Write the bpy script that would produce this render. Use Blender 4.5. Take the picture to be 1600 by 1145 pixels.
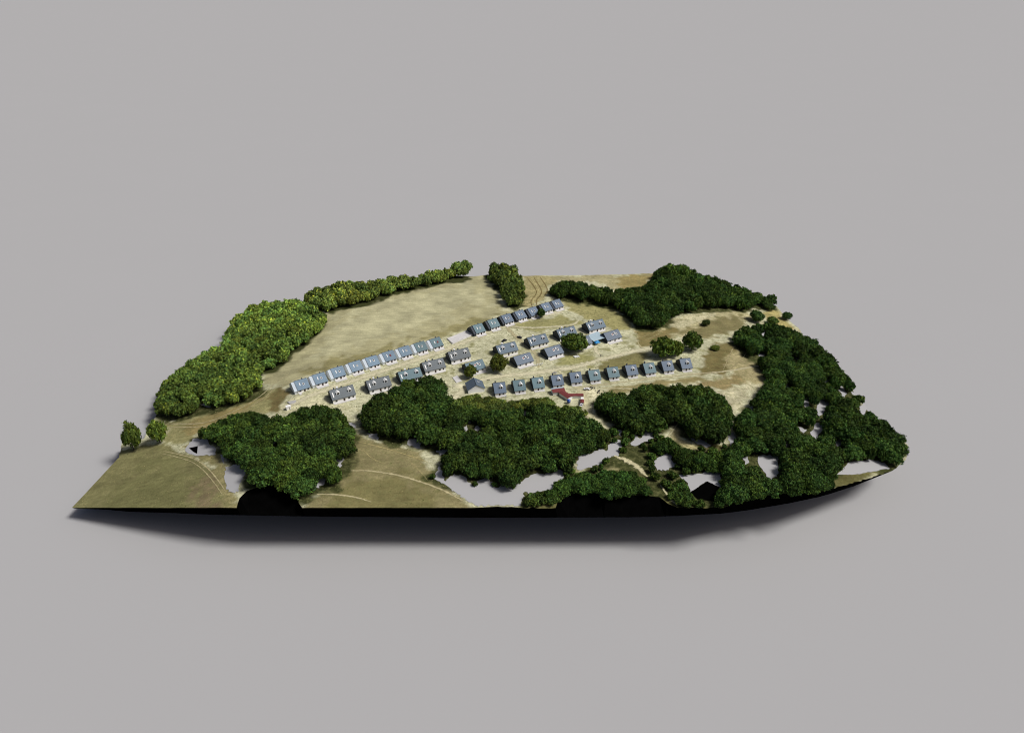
import bpy, bmesh, math, random
import numpy as np
from mathutils import Vector, Matrix
from mathutils.geometry import delaunay_2d_cdt, tessellate_polygon

for o in list(bpy.data.objects): bpy.data.objects.remove(o)
scene = bpy.context.scene
C = scene.collection
RND = random.Random(11)
NP = np.random.default_rng(5)

# ------------------------------------------------------------------ camera
cam_d = bpy.data.cameras.new('camera'); cam = bpy.data.objects.new('camera', cam_d); C.objects.link(cam)
cam.location = (0, 0, 240); cam.rotation_euler = (math.radians(90-29.5), 0, 0)
cam_d.sensor_width = 36; cam_d.lens = 24.0; cam_d.clip_start = 1; cam_d.clip_end = 80000
scene.camera = cam
# ------------------------------------------------------------------ sky and sun
SUN_EL, SUN_AZ = 53, -12          # azimuth measured from +X (right of the picture) towards +Y (away)
world = bpy.data.worlds.new('World'); scene.world = world; world.use_nodes = True
nt = world.node_tree; bg = nt.nodes['Background']
sky = nt.nodes.new('ShaderNodeTexSky'); sky.sky_type = 'NISHITA'; sky.sun_disc = False
sky.sun_elevation = math.radians(SUN_EL); sky.sun_rotation = math.radians(90-SUN_AZ)
sky.altitude = 100; sky.air_density = 0.6; sky.dust_density = 5.0; sky.ozone_density = 0.7
nt.links.new(sky.outputs[0], bg.inputs[0]); bg.inputs[1].default_value = 0.068
sd = bpy.data.lights.new('sun', 'SUN'); sd.energy = 3.4; sd.angle = math.radians(15); sd.color = (1.0, .98, .95)
sun = bpy.data.objects.new('sun', sd); C.objects.link(sun)
a = math.radians(SUN_AZ); e = math.radians(SUN_EL)
sv = Vector((math.cos(a)*math.cos(e), math.sin(a)*math.cos(e), math.sin(e)))
sun.rotation_euler = sv.to_track_quat('Z', 'Y').to_euler()
scene.view_settings.view_transform = 'Standard'; scene.view_settings.look = 'None'
scene.view_settings.exposure = -0.13; scene.view_settings.gamma = 1.0; scene.view_settings.use_curve_mapping = False
scene.render.engine = 'CYCLES'; scene.cycles.filter_width = 1.05; scene.cycles.max_bounces = 5; scene.cycles.diffuse_bounces = 3

OUTLINE=[(-251.4,299.7,0.8,-251.4,299.7),(-229.8,294.5,1.7,-229.8,294.5),(-212.4,290.3,3.3,-212.4,290.3),(-187.3,284.4,4.0,-187.3,284.4),(-163.4,279.2,5.1,-163.4,279.2),(-144.6,275.7,5.5,-144.6,275.7),(-146.0,283.6,5.5,-143.1,275.5),(-144.0,289.1,5.6,-139.2,275.0),(-137.9,292.0,5.8,-132.2,274.4),(-130.1,293.1,6.0,-124.5,274.4),(-121.5,289.9,6.2,-117.1,274.4),(-114.8,283.0,6.3,-112.4,274.4),(-109.7,274.4,6.3,-109.7,274.4),(-80.3,274.4,6.7,-80.3,274.4),(-46.8,274.4,7.0,-46.8,274.4),(-21.1,274.4,7.2,-21.1,274.4),(-7.4,275.4,7.3,-7.4,274.4),(5.0,274.4,7.2,5.0,274.4),(22.8,274.4,7.2,22.8,274.4),(24.5,281.0,7.1,24.1,274.4),(30.9,285.1,7.1,30.1,274.4),(39.6,286.7,7.1,38.5,274.4),(46.8,285.6,7.0,45.5,274.4),(49.7,281.5,7.0,48.8,274.4),(59.9,283.5,7.0,58.6,274.4),(68.5,284.1,6.9,66.9,274.4),(78.6,283.0,6.5,77.0,274.4),(82.0,277.9,6.3,81.3,274.4),(87.0,274.4,6.1,87.0,274.4),(110.4,274.4,4.4,110.4,274.4),(118.1,277.9,6.6,118.1,277.9),(131.7,283.5,9.4,131.7,283.5),(152.3,288.1,8.4,152.3,288.1),(168.8,289.8,4.0,168.8,289.8),(175.6,293.2,4.4,175.6,293.2),(193.7,301.4,3.5,193.7,301.4),(220.6,314.7,1,220.6,314.7),(235.0,327.0,0.8,235.0,327.0),(244.7,343.2,0.8,244.7,343.2),(242.6,354.5,0.8,242.6,354.5),(240.4,367.1,0.8,240.4,367.1),(236.0,377.7,0.8,236.0,377.7),(237.3,397.8,0.8,237.3,397.8),(238.8,424.1,0.8,238.8,424.1),(237.6,447.6,0.8,237.6,447.6),(235.2,472.8,0.8,235.2,472.8),(233.7,489.1,0.8,233.7,489.1),(235.9,504.6,0.8,235.9,504.6),(233.4,512.5,0.8,233.4,512.5),(231.9,528.4,0.8,231.9,528.4),(231.5,546.7,0.8,231.5,546.7),(216.8,559.8,0.8,216.8,559.8),(191.7,574.0,0.8,191.7,574.0),(168.2,586.7,0.8,168.2,586.7),(165.7,601.9,0.8,165.7,601.9),(150.5,602.1,0.8,150.5,602.1),(129.4,602.0,0.8,129.4,602.0),(95.9,598.8,0.8,95.9,598.8),(59.8,597.2,0.8,59.8,597.2),(35.9,597.2,0.8,35.9,597.2),(10.7,595.6,0.8,10.7,595.6),(-6.0,597.2,0.8,-6.0,597.2),(-22.8,598.8,0.8,-22.8,598.8),(-35.7,594.1,0.8,-35.7,594.1),(-59.8,597.2,0.8,-59.8,597.2),(-81.9,581.7,0.8,-81.9,581.7),(-115.6,572.6,0.8,-115.6,572.6),(-149.5,568.3,0.8,-149.5,568.3),(-171.8,562.8,0.8,-171.8,562.8),(-181.3,550.3,0.8,-181.3,550.3),(-204.1,552.2,0.8,-204.1,552.2),(-228.7,555.2,0.8,-228.7,555.2),(-237.8,534.4,0.8,-237.8,534.4),(-231.4,484.6,0.8,-231.4,484.6),(-247.1,464.3,0.8,-247.1,464.3),(-255.3,430.7,0.8,-255.3,430.7),(-245.0,391.7,0.6,-245.0,391.7),(-239.5,363.7,0.5,-239.5,363.7),(-254.8,363.3,0.5,-254.8,363.3),(-247.4,346.1,0.5,-247.4,346.1)]
GREY=[[(-201.7,342.5),(-201.6,345.2),(-201.2,346.3),(-201.8,348.0),(-200.6,349.6),(-201.2,352.0),(-199.0,351.9),(-198.5,352.1),(-195.0,349.3),(-194.1,350.0),(-192.0,349.9),(-190.4,348.7),(-189.4,347.7),(-187.7,344.3),(-186.4,342.2),(-184.0,339.6),(-182.3,339.0),(-179.9,336.5),(-178.7,334.2),(-178.4,331.6),(-177.1,329.4),(-177.7,328.9),(-180.4,329.6),(-180.9,328.9),(-182.4,330.3),(-183.5,330.7),(-185.5,330.3),(-187.6,330.9),(-189.0,330.9),(-189.0,331.0),(-190.9,331.7),(-192.3,332.7),(-194.6,334.4),(-195.4,334.4),(-198.5,337.0),(-200.8,339.5)],[(-174.0,328.6),(-171.9,327.4),(-170.9,325.3),(-169.2,324.2),(-169.4,323.0),(-168.4,319.4),(-167.1,317.6),(-168.9,319.4),(-171.0,322.8),(-172.1,324.8)],[(-165.4,314.2),(-164.7,314.7),(-163.0,313.9),(-161.3,315.4),(-161.5,315.9),(-160.1,315.5),(-158.4,316.1),(-157.2,315.9),(-155.9,314.2),(-153.2,312.1),(-152.6,310.8),(-151.3,310.3),(-149.8,307.9),(-148.9,305.3),(-150.1,304.4),(-150.5,302.2),(-149.8,300.5),(-150.4,299.5),(-150.1,298.0),(-150.4,296.2),(-149.9,294.1),(-149.5,291.5),(-148.8,291.0),(-148.6,288.8),(-150.2,289.7),(-149.9,288.2),(-152.1,289.4),(-154.2,290.5),(-154.3,289.8),(-155.1,292.3),(-157.1,293.0),(-157.8,296.3),(-159.0,298.5),(-159.4,298.7),(-161.0,301.6),(-162.2,304.0),(-162.8,305.3),(-162.9,307.2),(-164.4,310.6),(-163.6,310.9)],[(-215.2,396.5),(-212.9,396.0),(-212.7,397.4),(-211.6,397.2),(-210.0,395.0),(-206.9,391.9),(-204.5,390.7),(-204.8,389.1),(-208.3,391.1),(-211.6,393.9),(-214.0,395.8)],[(-88.8,341.6),(-87.0,341.6),(-86.1,340.9),(-86.0,341.2),(-83.3,341.0),(-82.5,341.6),(-81.8,341.6),(-81.5,338.5),(-80.1,336.9),(-80.5,334.3),(-81.9,335.6),(-83.8,335.6),(-84.2,336.4),(-86.8,337.9),(-86.6,339.7)],[(-62.4,333.6),(-62.1,335.7),(-59.3,335.5),(-59.0,336.9),(-57.7,335.0),(-55.9,335.2),(-55.6,333.9),(-53.8,332.3),(-54.3,330.5),(-54.4,327.6),(-53.9,326.6),(-55.0,326.1),(-56.6,326.5),(-57.9,327.6),(-59.3,329.1),(-60.6,328.5),(-62.3,330.4)],[(-44.6,324.0),(-43.1,324.2),(-42.7,324.5),(-41.2,324.2),(-40.9,324.9),(-39.6,325.7),(-37.5,325.4),(-36.7,325.2),(-35.8,325.9),(-36.5,324.9),(-37.5,323.6),(-38.5,322.9),(-39.3,321.1),(-39.8,320.3),(-40.3,320.5),(-41.9,319.1),(-42.3,321.4),(-44.4,322.5)],[(-43.2,298.1),(-43.6,299.4),(-42.2,300.6),(-43.0,302.5),(-42.0,305.2),(-41.2,305.4),(-42.1,307.0),(-41.6,309.6),(-41.2,311.3),(-41.3,309.6),(-40.3,308.0),(-40.4,306.3),(-39.1,305.2),(-39.0,302.6),(-39.1,301.2),(-37.4,299.2),(-37.6,296.6),(-36.3,295.9),(-36.1,297.6),(-35.4,298.0),(-34.3,300.5),(-33.1,300.5),(-32.2,302.6),(-31.4,301.2),(-29.5,301.1),(-29.1,301.7),(-26.9,300.4),(-25.9,299.7),(-24.8,297.8),(-24.9,296.3),(-24.1,294.9),(-22.7,294.5),(-21.6,292.1),(-20.9,291.5),(-20.1,293.3),(-19.9,294.8),(-19.2,296.1),(-17.6,297.0),(-16.2,297.8),(-15.6,298.4),(-14.8,299.1),(-13.5,298.6),(-12.3,297.1),(-12.4,295.9),(-10.4,295.2),(-9.8,293.2),(-9.5,291.2),(-8.7,290.4),(-7.2,290.5),(-6.6,291.6),(-5.2,293.1),(-4.3,292.8),(-3.9,292.7),(-2.8,291.1),(-1.4,291.5),(0.0,290.4),(1.5,291.0),(1.4,292.7),(2.3,293.2),(3.0,294.1),(4.0,294.1),(5.3,295.9),(5.8,295.9),(6.9,297.8),(7.4,298.6),(9.2,299.2),(9.7,300.0),(10.4,301.3),(11.6,301.9),(13.2,302.6),(14.1,303.1),(15.7,302.5),(17.2,302.3),(18.3,301.9),(18.9,302.9),(21.1,303.2),(21.5,302.6),(21.8,302.8),(24.3,303.9),(25.2,304.4),(25.3,305.7),(27.1,306.6),(28.4,305.0),(28.8,303.8),(29.8,303.2),(30.4,302.6),(29.1,300.9),(28.3,298.2),(28.2,297.0),(27.2,296.4),(25.8,297.3),(24.9,295.7),(23.2,295.9),(23.5,294.8),(23.6,292.7),(22.6,291.0),(23.2,288.8),(22.4,287.7),(21.0,288.5),(19.9,287.7),(19.2,287.5),(18.0,288.2),(16.1,287.6),(16.0,287.3),(14.5,286.7),(12.6,286.8),(12.4,285.7),(11.2,286.1),(9.8,285.5),(8.6,285.1),(8.4,286.7),(6.9,287.2),(5.8,285.6),(6.8,283.1),(5.9,282.7),(5.2,279.9),(4.9,278.9),(4.5,277.4),(4.7,275.9),(4.2,275.9),(3.2,275.7),(1.2,275.4),(0.5,276.8),(-1.3,276.1),(-1.6,276.5),(-3.1,276.5),(-3.9,275.7),(-5.4,275.9),(-5.7,276.4),(-6.1,275.9),(-7.2,276.5),(-9.1,276.3),(-9.2,275.8),(-11.1,275.9),(-12.5,276.6),(-13.8,275.3),(-14.6,275.2),(-15.7,276.3),(-16.4,276.4),(-17.6,275.1),(-18.5,275.9),(-19.3,275.8),(-19.9,277.1),(-21.3,278.5),(-22.6,278.4),(-23.2,279.1),(-24.9,281.0),(-24.8,281.9),(-26.4,282.5),(-27.6,282.8),(-27.5,284.5),(-29.2,285.1),(-30.0,286.3),(-31.6,287.8),(-32.4,287.6),(-33.0,289.8),(-33.2,289.6),(-34.9,291.5),(-36.4,293.0),(-37.2,293.8),(-38.4,294.4),(-38.8,294.1),(-39.6,295.7),(-41.2,296.4),(-42.3,297.5)],[(-103.3,319.7),(-101.4,319.9),(-100.8,318.5),(-99.1,318.8),(-98.9,318.2),(-97.2,317.3),(-96.3,314.8),(-96.7,314.6),(-97.8,311.5),(-96.5,310.1),(-97.1,308.3),(-98.4,308.4),(-99.7,310.1),(-99.7,312.5),(-101.9,314.5),(-101.7,315.5),(-101.7,317.3)],[(-108.0,291.5),(-107.8,292.9),(-108.0,294.0),(-107.3,295.3),(-106.6,298.0),(-106.4,299.2),(-105.0,299.2),(-105.1,300.7),(-103.2,300.3),(-103.3,298.8),(-102.9,297.1),(-102.8,294.2),(-102.6,293.0),(-103.5,292.4),(-105.3,291.9),(-104.6,290.2),(-106.5,290.5),(-106.7,288.8)],[(37.4,314.2),(38.4,315.2),(38.5,318.8),(39.4,319.9),(40.8,322.1),(41.2,323.4),(42.4,323.0),(44.3,321.7),(44.6,320.3),(45.3,320.7),(46.5,321.2),(48.2,323.6),(48.8,324.0),(50.6,323.8),(51.0,325.9),(52.8,326.6),(53.4,325.9),(55.1,323.4),(56.3,324.7),(56.6,326.6),(57.0,329.7),(57.5,329.7),(59.9,332.4),(60.8,332.6),(61.5,333.5),(62.5,335.1),(64.1,334.9),(65.4,334.0),(65.8,332.1),(65.3,329.7),(65.2,327.7),(63.2,325.5),(63.0,322.4),(62.1,321.4),(62.0,319.1),(60.4,318.0),(59.9,319.0),(57.3,318.5),(57.4,317.6),(55.4,316.7),(53.6,317.3),(53.5,315.0),(51.4,312.8),(51.1,311.3),(48.9,310.3),(49.2,310.0),(48.1,310.7),(45.5,309.4),(45.4,308.0),(43.5,308.3),(42.1,307.6),(41.7,307.4),(39.6,306.0),(38.7,305.5),(36.8,306.0),(36.6,308.3),(37.6,310.9),(36.7,311.7)],[(70.6,329.7),(70.6,331.7),(71.7,332.9),(73.5,334.9),(73.5,339.0),(74.5,340.2),(75.8,339.0),(75.7,337.7),(77.0,336.2),(78.4,337.2),(79.6,340.5),(80.9,341.9),(81.4,343.5),(82.4,345.0),(83.2,344.8),(84.0,342.8),(85.9,342.9),(85.3,339.6),(85.5,339.0),(85.1,336.2),(84.9,336.3),(82.5,333.9),(81.9,332.9),(80.3,333.0),(78.5,332.9),(78.5,331.3),(77.3,331.0),(75.9,330.1),(73.5,328.6),(72.7,328.5),(71.8,328.8)],[(64.7,345.0),(65.5,345.6),(67.4,345.0),(67.4,343.3),(65.7,340.8),(66.1,338.2),(64.8,339.6),(65.2,342.1)],[(80.4,314.2),(81.5,315.1),(83.5,317.0),(83.8,316.8),(85.7,318.5),(87.2,319.1),(88.3,320.0),(89.9,321.3),(91.5,322.2),(92.2,321.2),(93.1,319.1),(91.5,315.9),(91.8,314.2),(92.3,312.1),(93.5,312.1),(94.2,310.1),(93.1,308.6),(91.1,308.5),(90.5,308.0),(89.0,307.8),(88.2,305.9),(87.2,306.0),(86.4,305.0),(84.6,306.5),(84.5,304.8),(82.9,306.4),(81.7,305.4),(81.8,306.9),(81.3,309.6),(80.1,310.7),(80.0,311.8)],[(106.0,336.9),(106.7,336.8),(108.4,336.6),(108.9,336.6),(110.8,334.9),(110.9,335.4),(113.6,336.2),(114.0,334.9),(115.0,333.6),(116.1,333.0),(116.4,331.2),(117.3,329.9),(118.3,329.1),(115.8,327.6),(115.0,326.6),(114.4,326.8),(113.3,328.9),(112.4,329.9),(110.7,330.1),(109.7,330.9),(109.4,331.7),(109.0,333.8),(108.0,333.7),(107.1,336.5)],[(92.7,301.4),(94.3,301.9),(95.2,301.2),(96.3,301.4),(97.0,301.4),(98.4,301.5),(100.1,302.4),(101.0,301.7),(101.7,302.4),(103.5,302.7),(104.7,302.7),(105.5,302.6),(106.6,302.8),(107.7,304.1),(109.1,304.7),(109.9,305.5),(111.0,305.4),(112.7,306.1),(113.8,307.2),(114.2,306.0),(115.4,305.0),(116.2,303.7),(116.6,302.6),(115.6,300.3),(115.8,299.1),(115.5,297.5),(115.1,295.5),(114.1,293.6),(113.8,292.4),(113.3,290.4),(112.8,291.4),(111.7,291.5),(110.8,292.6),(109.9,294.0),(108.8,294.6),(108.4,295.1),(107.4,295.9),(106.0,295.2),(105.3,294.4),(103.6,293.2),(102.5,292.3),(101.5,291.1),(100.7,290.6),(99.6,289.4),(98.0,288.1),(97.1,287.9),(96.1,286.7),(96.5,288.3),(96.3,290.6),(95.9,292.2),(96.5,294.2),(96.0,295.4),(95.5,296.4),(94.3,297.4),(93.6,299.0),(93.3,300.5)],[(143.4,319.4),(143.7,319.5),(146.8,320.8),(147.0,320.3),(148.2,320.0),(150.3,321.0),(150.6,320.7),(151.0,319.4),(153.7,319.9),(154.6,320.3),(154.5,318.6),(154.0,316.7),(152.8,315.5),(152.4,313.8),(151.6,310.6),(151.5,309.3),(151.2,307.9),(150.0,305.8),(149.5,303.8),(147.7,301.8),(147.4,300.3),(147.0,300.5),(144.4,299.2),(143.5,297.1),(142.0,297.2),(142.8,299.4),(141.4,300.1),(142.1,302.8),(141.8,303.5),(141.2,305.3),(141.3,306.9),(140.7,308.8),(140.6,310.8),(140.7,312.7),(141.0,314.2),(142.3,318.1)],[(130.5,338.9),(131.7,340.8),(132.5,342.2),(134.6,342.1),(135.7,343.6),(134.6,341.2),(134.7,338.6),(135.1,336.3),(133.5,334.3),(134.2,333.0),(132.1,332.1),(130.7,330.9),(129.5,328.5),(129.7,329.8),(130.2,333.0),(129.6,335.5),(130.9,337.4)],[(195.9,389.3),(197.1,391.5),(199.1,392.0),(201.8,394.3),(201.9,391.9),(200.6,389.0),(198.1,386.7),(197.7,383.3),(196.7,381.0),(196.3,379.1),(195.8,379.2),(192.9,377.0),(192.8,380.1),(194.2,380.7),(193.6,384.2),(195.0,386.0)],[(199.7,375.8),(200.6,377.6),(201.8,380.0),(204.2,384.8),(205.9,386.9),(207.0,388.3),(208.9,389.9),(212.3,392.8),(212.5,391.0),(211.7,388.5),(212.8,387.3),(211.2,383.8),(209.2,382.0),(208.8,379.3),(205.7,375.9),(204.2,374.7),(203.1,372.5),(201.1,369.9),(198.4,368.0),(197.7,369.6),(199.4,372.6)],[(226.6,404.4),(229.1,407.1),(229.8,410.2),(232.6,413.2),(232.0,411.2),(232.2,407.3),(231.6,406.7),(231.3,403.8),(231.5,401.0),(228.9,398.4),(226.3,394.3),(224.9,394.8),(225.7,398.5),(227.2,399.6),(227.1,402.6)],[(178.8,352.9),(179.5,352.9),(181.5,352.9),(182.0,350.6),(183.7,350.7),(182.4,348.8),(179.7,346.3),(178.9,344.6),(179.8,346.9),(178.8,348.1),(178.9,351.4)],[(184.7,348.1),(186.6,349.7),(188.3,351.7),(189.6,354.1),(190.3,355.6),(191.6,358.1),(193.9,360.0),(195.2,359.5),(195.4,357.8),(196.6,356.8),(197.0,355.5),(194.5,353.0),(194.2,351.8),(191.4,348.3),(190.2,347.5),(187.9,344.5),(188.4,343.1),(185.5,340.6),(185.0,338.7),(184.9,340.3),(185.5,342.5),(184.3,343.3),(184.1,345.7)],[(232.3,384.8),(233.6,385.4),(237.7,388.9),(237.3,386.7),(237.7,384.2),(235.8,381.0),(234.6,379.6),(232.3,375.7),(231.7,373.9),(230.0,374.8),(230.3,377.5),(229.8,379.1),(232.1,382.1)],[(183.5,305.9),(184.5,306.8),(186.2,308.6),(188.0,310.0),(189.4,312.0),(191.0,313.6),(192.7,315.0),(194.2,316.6),(195.3,318.1),(196.8,319.4),(197.6,319.5),(199.4,320.4),(200.6,320.6),(202.0,320.8),(203.7,321.5),(205.1,321.4),(205.6,321.7),(207.8,322.3),(208.3,322.6),(210.6,323.9),(211.6,323.8),(212.9,323.8),(213.5,323.5),(214.4,322.6),(215.9,323.0),(217.2,322.1),(217.5,321.6),(219.1,321.7),(219.3,320.0),(219.6,318.7),(219.4,317.5),(220.0,316.4),(218.3,315.5),(217.4,315.7),(215.7,315.3),(214.7,315.0),(213.2,314.4),(211.7,313.5),(210.2,312.7),(208.3,312.2),(207.5,312.0),(206.2,311.3),(204.8,311.2),(204.2,311.2),(202.3,310.1),(200.4,309.6),(199.5,308.9),(197.8,308.3),(196.9,308.4),(195.5,307.9),(194.5,307.6),(192.8,307.1),(191.8,307.3),(190.6,306.8),(189.2,306.9),(188.2,306.6),(187.5,306.7),(186.2,306.4),(184.8,306.3)],[(215.0,467.7),(215.0,463.8),(214.7,462.5),(214.3,458.7),(214.8,456.2),(211.1,452.3),(210.2,450.3),(209.6,454.4),(210.8,457.5),(213.1,460.7),(213.6,463.3)],[(183.3,450.4),(185.0,450.0),(186.8,450.2),(188.8,451.5),(189.7,450.5),(187.4,445.1),(185.3,446.7),(183.6,445.4),(184.0,448.4)],[(-43.6,350.5),(-42.5,352.1),(-41.4,352.6),(-41.2,350.3),(-40.2,347.7),(-42.1,346.3),(-43.8,349.3)],[(-30.0,347.7),(-28.3,349.2),(-28.2,350.5),(-27.4,346.7),(-27.1,345.0),(-28.9,342.9),(-29.2,345.9)],[(-22.9,347.7),(-22.5,349.0),(-20.3,351.2),(-20.3,347.9),(-18.9,346.3),(-19.8,345.5),(-21.5,343.6),(-23.0,345.0)],[(-28.0,355.4),(-26.1,356.9),(-25.7,353.9),(-25.9,351.9),(-27.3,352.6)],[(7.4,364.9),(7.5,366.0),(9.4,367.9),(9.2,364.4),(9.7,361.9),(7.7,360.5),(7.3,362.5)],[(214.3,452.1),(213.4,448.0),(215.0,446.2),(213.5,443.3),(211.1,439.7),(212.6,442.0),(213.1,446.5),(211.8,447.1)],[(200.0,490.1),(203.1,493.0),(202.8,487.2),(201.0,483.5),(197.5,480.6),(198.2,484.5)],[(209.8,499.1),(210.8,496.6),(209.6,492.1),(207.2,487.8),(205.4,484.4),(204.9,486.5),(207.9,490.4),(209.2,496.3)],[(190.6,353.8),(192.5,354.6),(194.5,357.2),(193.5,353.6),(192.9,351.4),(192.9,353.4)],[(235.6,404.2),(237.0,404.0),(237.8,402.1),(236.6,399.4),(234.0,396.4),(235.5,399.9),(234.7,400.5)],[(153.9,372.3),(155.6,373.0),(157.5,374.2),(155.2,370.4),(154.6,367.8),(154.1,370.0)],[(164.1,335.3),(167.2,337.3),(168.3,338.5),(168.7,337.3),(167.7,334.8),(166.9,332.4),(163.9,330.1),(163.4,330.1),(164.0,333.2)],[(133.0,317.3),(135.5,318.0),(136.7,319.7),(136.3,318.4),(135.8,315.9),(135.8,313.1),(134.1,311.2),(132.6,310.7),(133.7,313.7),(133.1,315.2)],[(223.5,421.3),(226.8,423.7),(225.6,419.2),(225.3,417.8),(223.8,414.3),(220.6,411.9),(221.5,416.3),(222.1,418.5)],[(-146.6,336.3),(-145.4,338.4),(-144.9,338.6),(-142.6,335.2),(-141.6,334.1),(-141.6,331.9),(-143.2,331.8),(-144.5,333.4)],[(-133.7,353.5),(-132.1,354.8),(-131.3,353.4),(-130.1,350.5),(-131.9,353.0)],[(197.0,339.7),(197.8,340.2),(201.2,343.0),(201.2,339.5),(200.5,337.6),(197.0,334.9),(195.9,334.3),(196.5,337.3)],[(-101.7,353.3),(-100.0,353.2),(-99.1,352.4),(-96.8,350.5),(-96.1,347.6),(-94.4,346.3),(-96.8,347.5),(-97.8,347.7),(-99.7,349.6),(-100.6,350.5)],[(188.8,406.5),(189.5,407.3),(193.0,410.7),(192.5,408.6),(191.5,406.1),(191.0,402.6),(188.0,400.4),(187.7,403.9)]]
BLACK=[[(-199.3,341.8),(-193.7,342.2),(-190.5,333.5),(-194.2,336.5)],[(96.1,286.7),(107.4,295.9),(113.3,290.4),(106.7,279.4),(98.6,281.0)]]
HOUSE_A=[(-142.8,396.2,34),(-132.2,402.6,34),(-121.7,411.3,34),(-111.2,419.4,34),(-100.8,426.8,34),(-90.2,434.4,34),(-79.7,441.7,34),(-69.0,448.7,34),(-58.1,455.3,34),(-27.3,479.0,34),(-16.1,488.1,34),(-5.3,496.9,34),(5.3,504.1,34),(15.8,510.2,34),(26.9,519.0,34),(36.3,525.4,34)]
HOUSE_B=[(-8.7,390.5,12),(4.3,393.7,12),(17.0,397.1,12),(30.1,400.5,12),(43.0,404.3,12),(56.0,407.3,12),(69.2,411.3,12),(82.5,414.4,12),(95.4,417.1,12),(108.7,420.3,12),(122.3,423.5,12)]
HOUSE_C=[(-112.3,383.1,28),(-90.5,395.1,28),(-71.0,407.0,28),(-56.1,420.1,28),(-39.2,435.7,28),(-4.9,445.4,28),(18.2,458.4,28),(40.8,471.5,28),(64.3,484.0,28)]
HOUSE_D=[(-27.1,419.8,30),(6.9,429.9,30),(29.3,442.3,30),(75.4,467.4,30),(51.9,457.3,30)]
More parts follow.
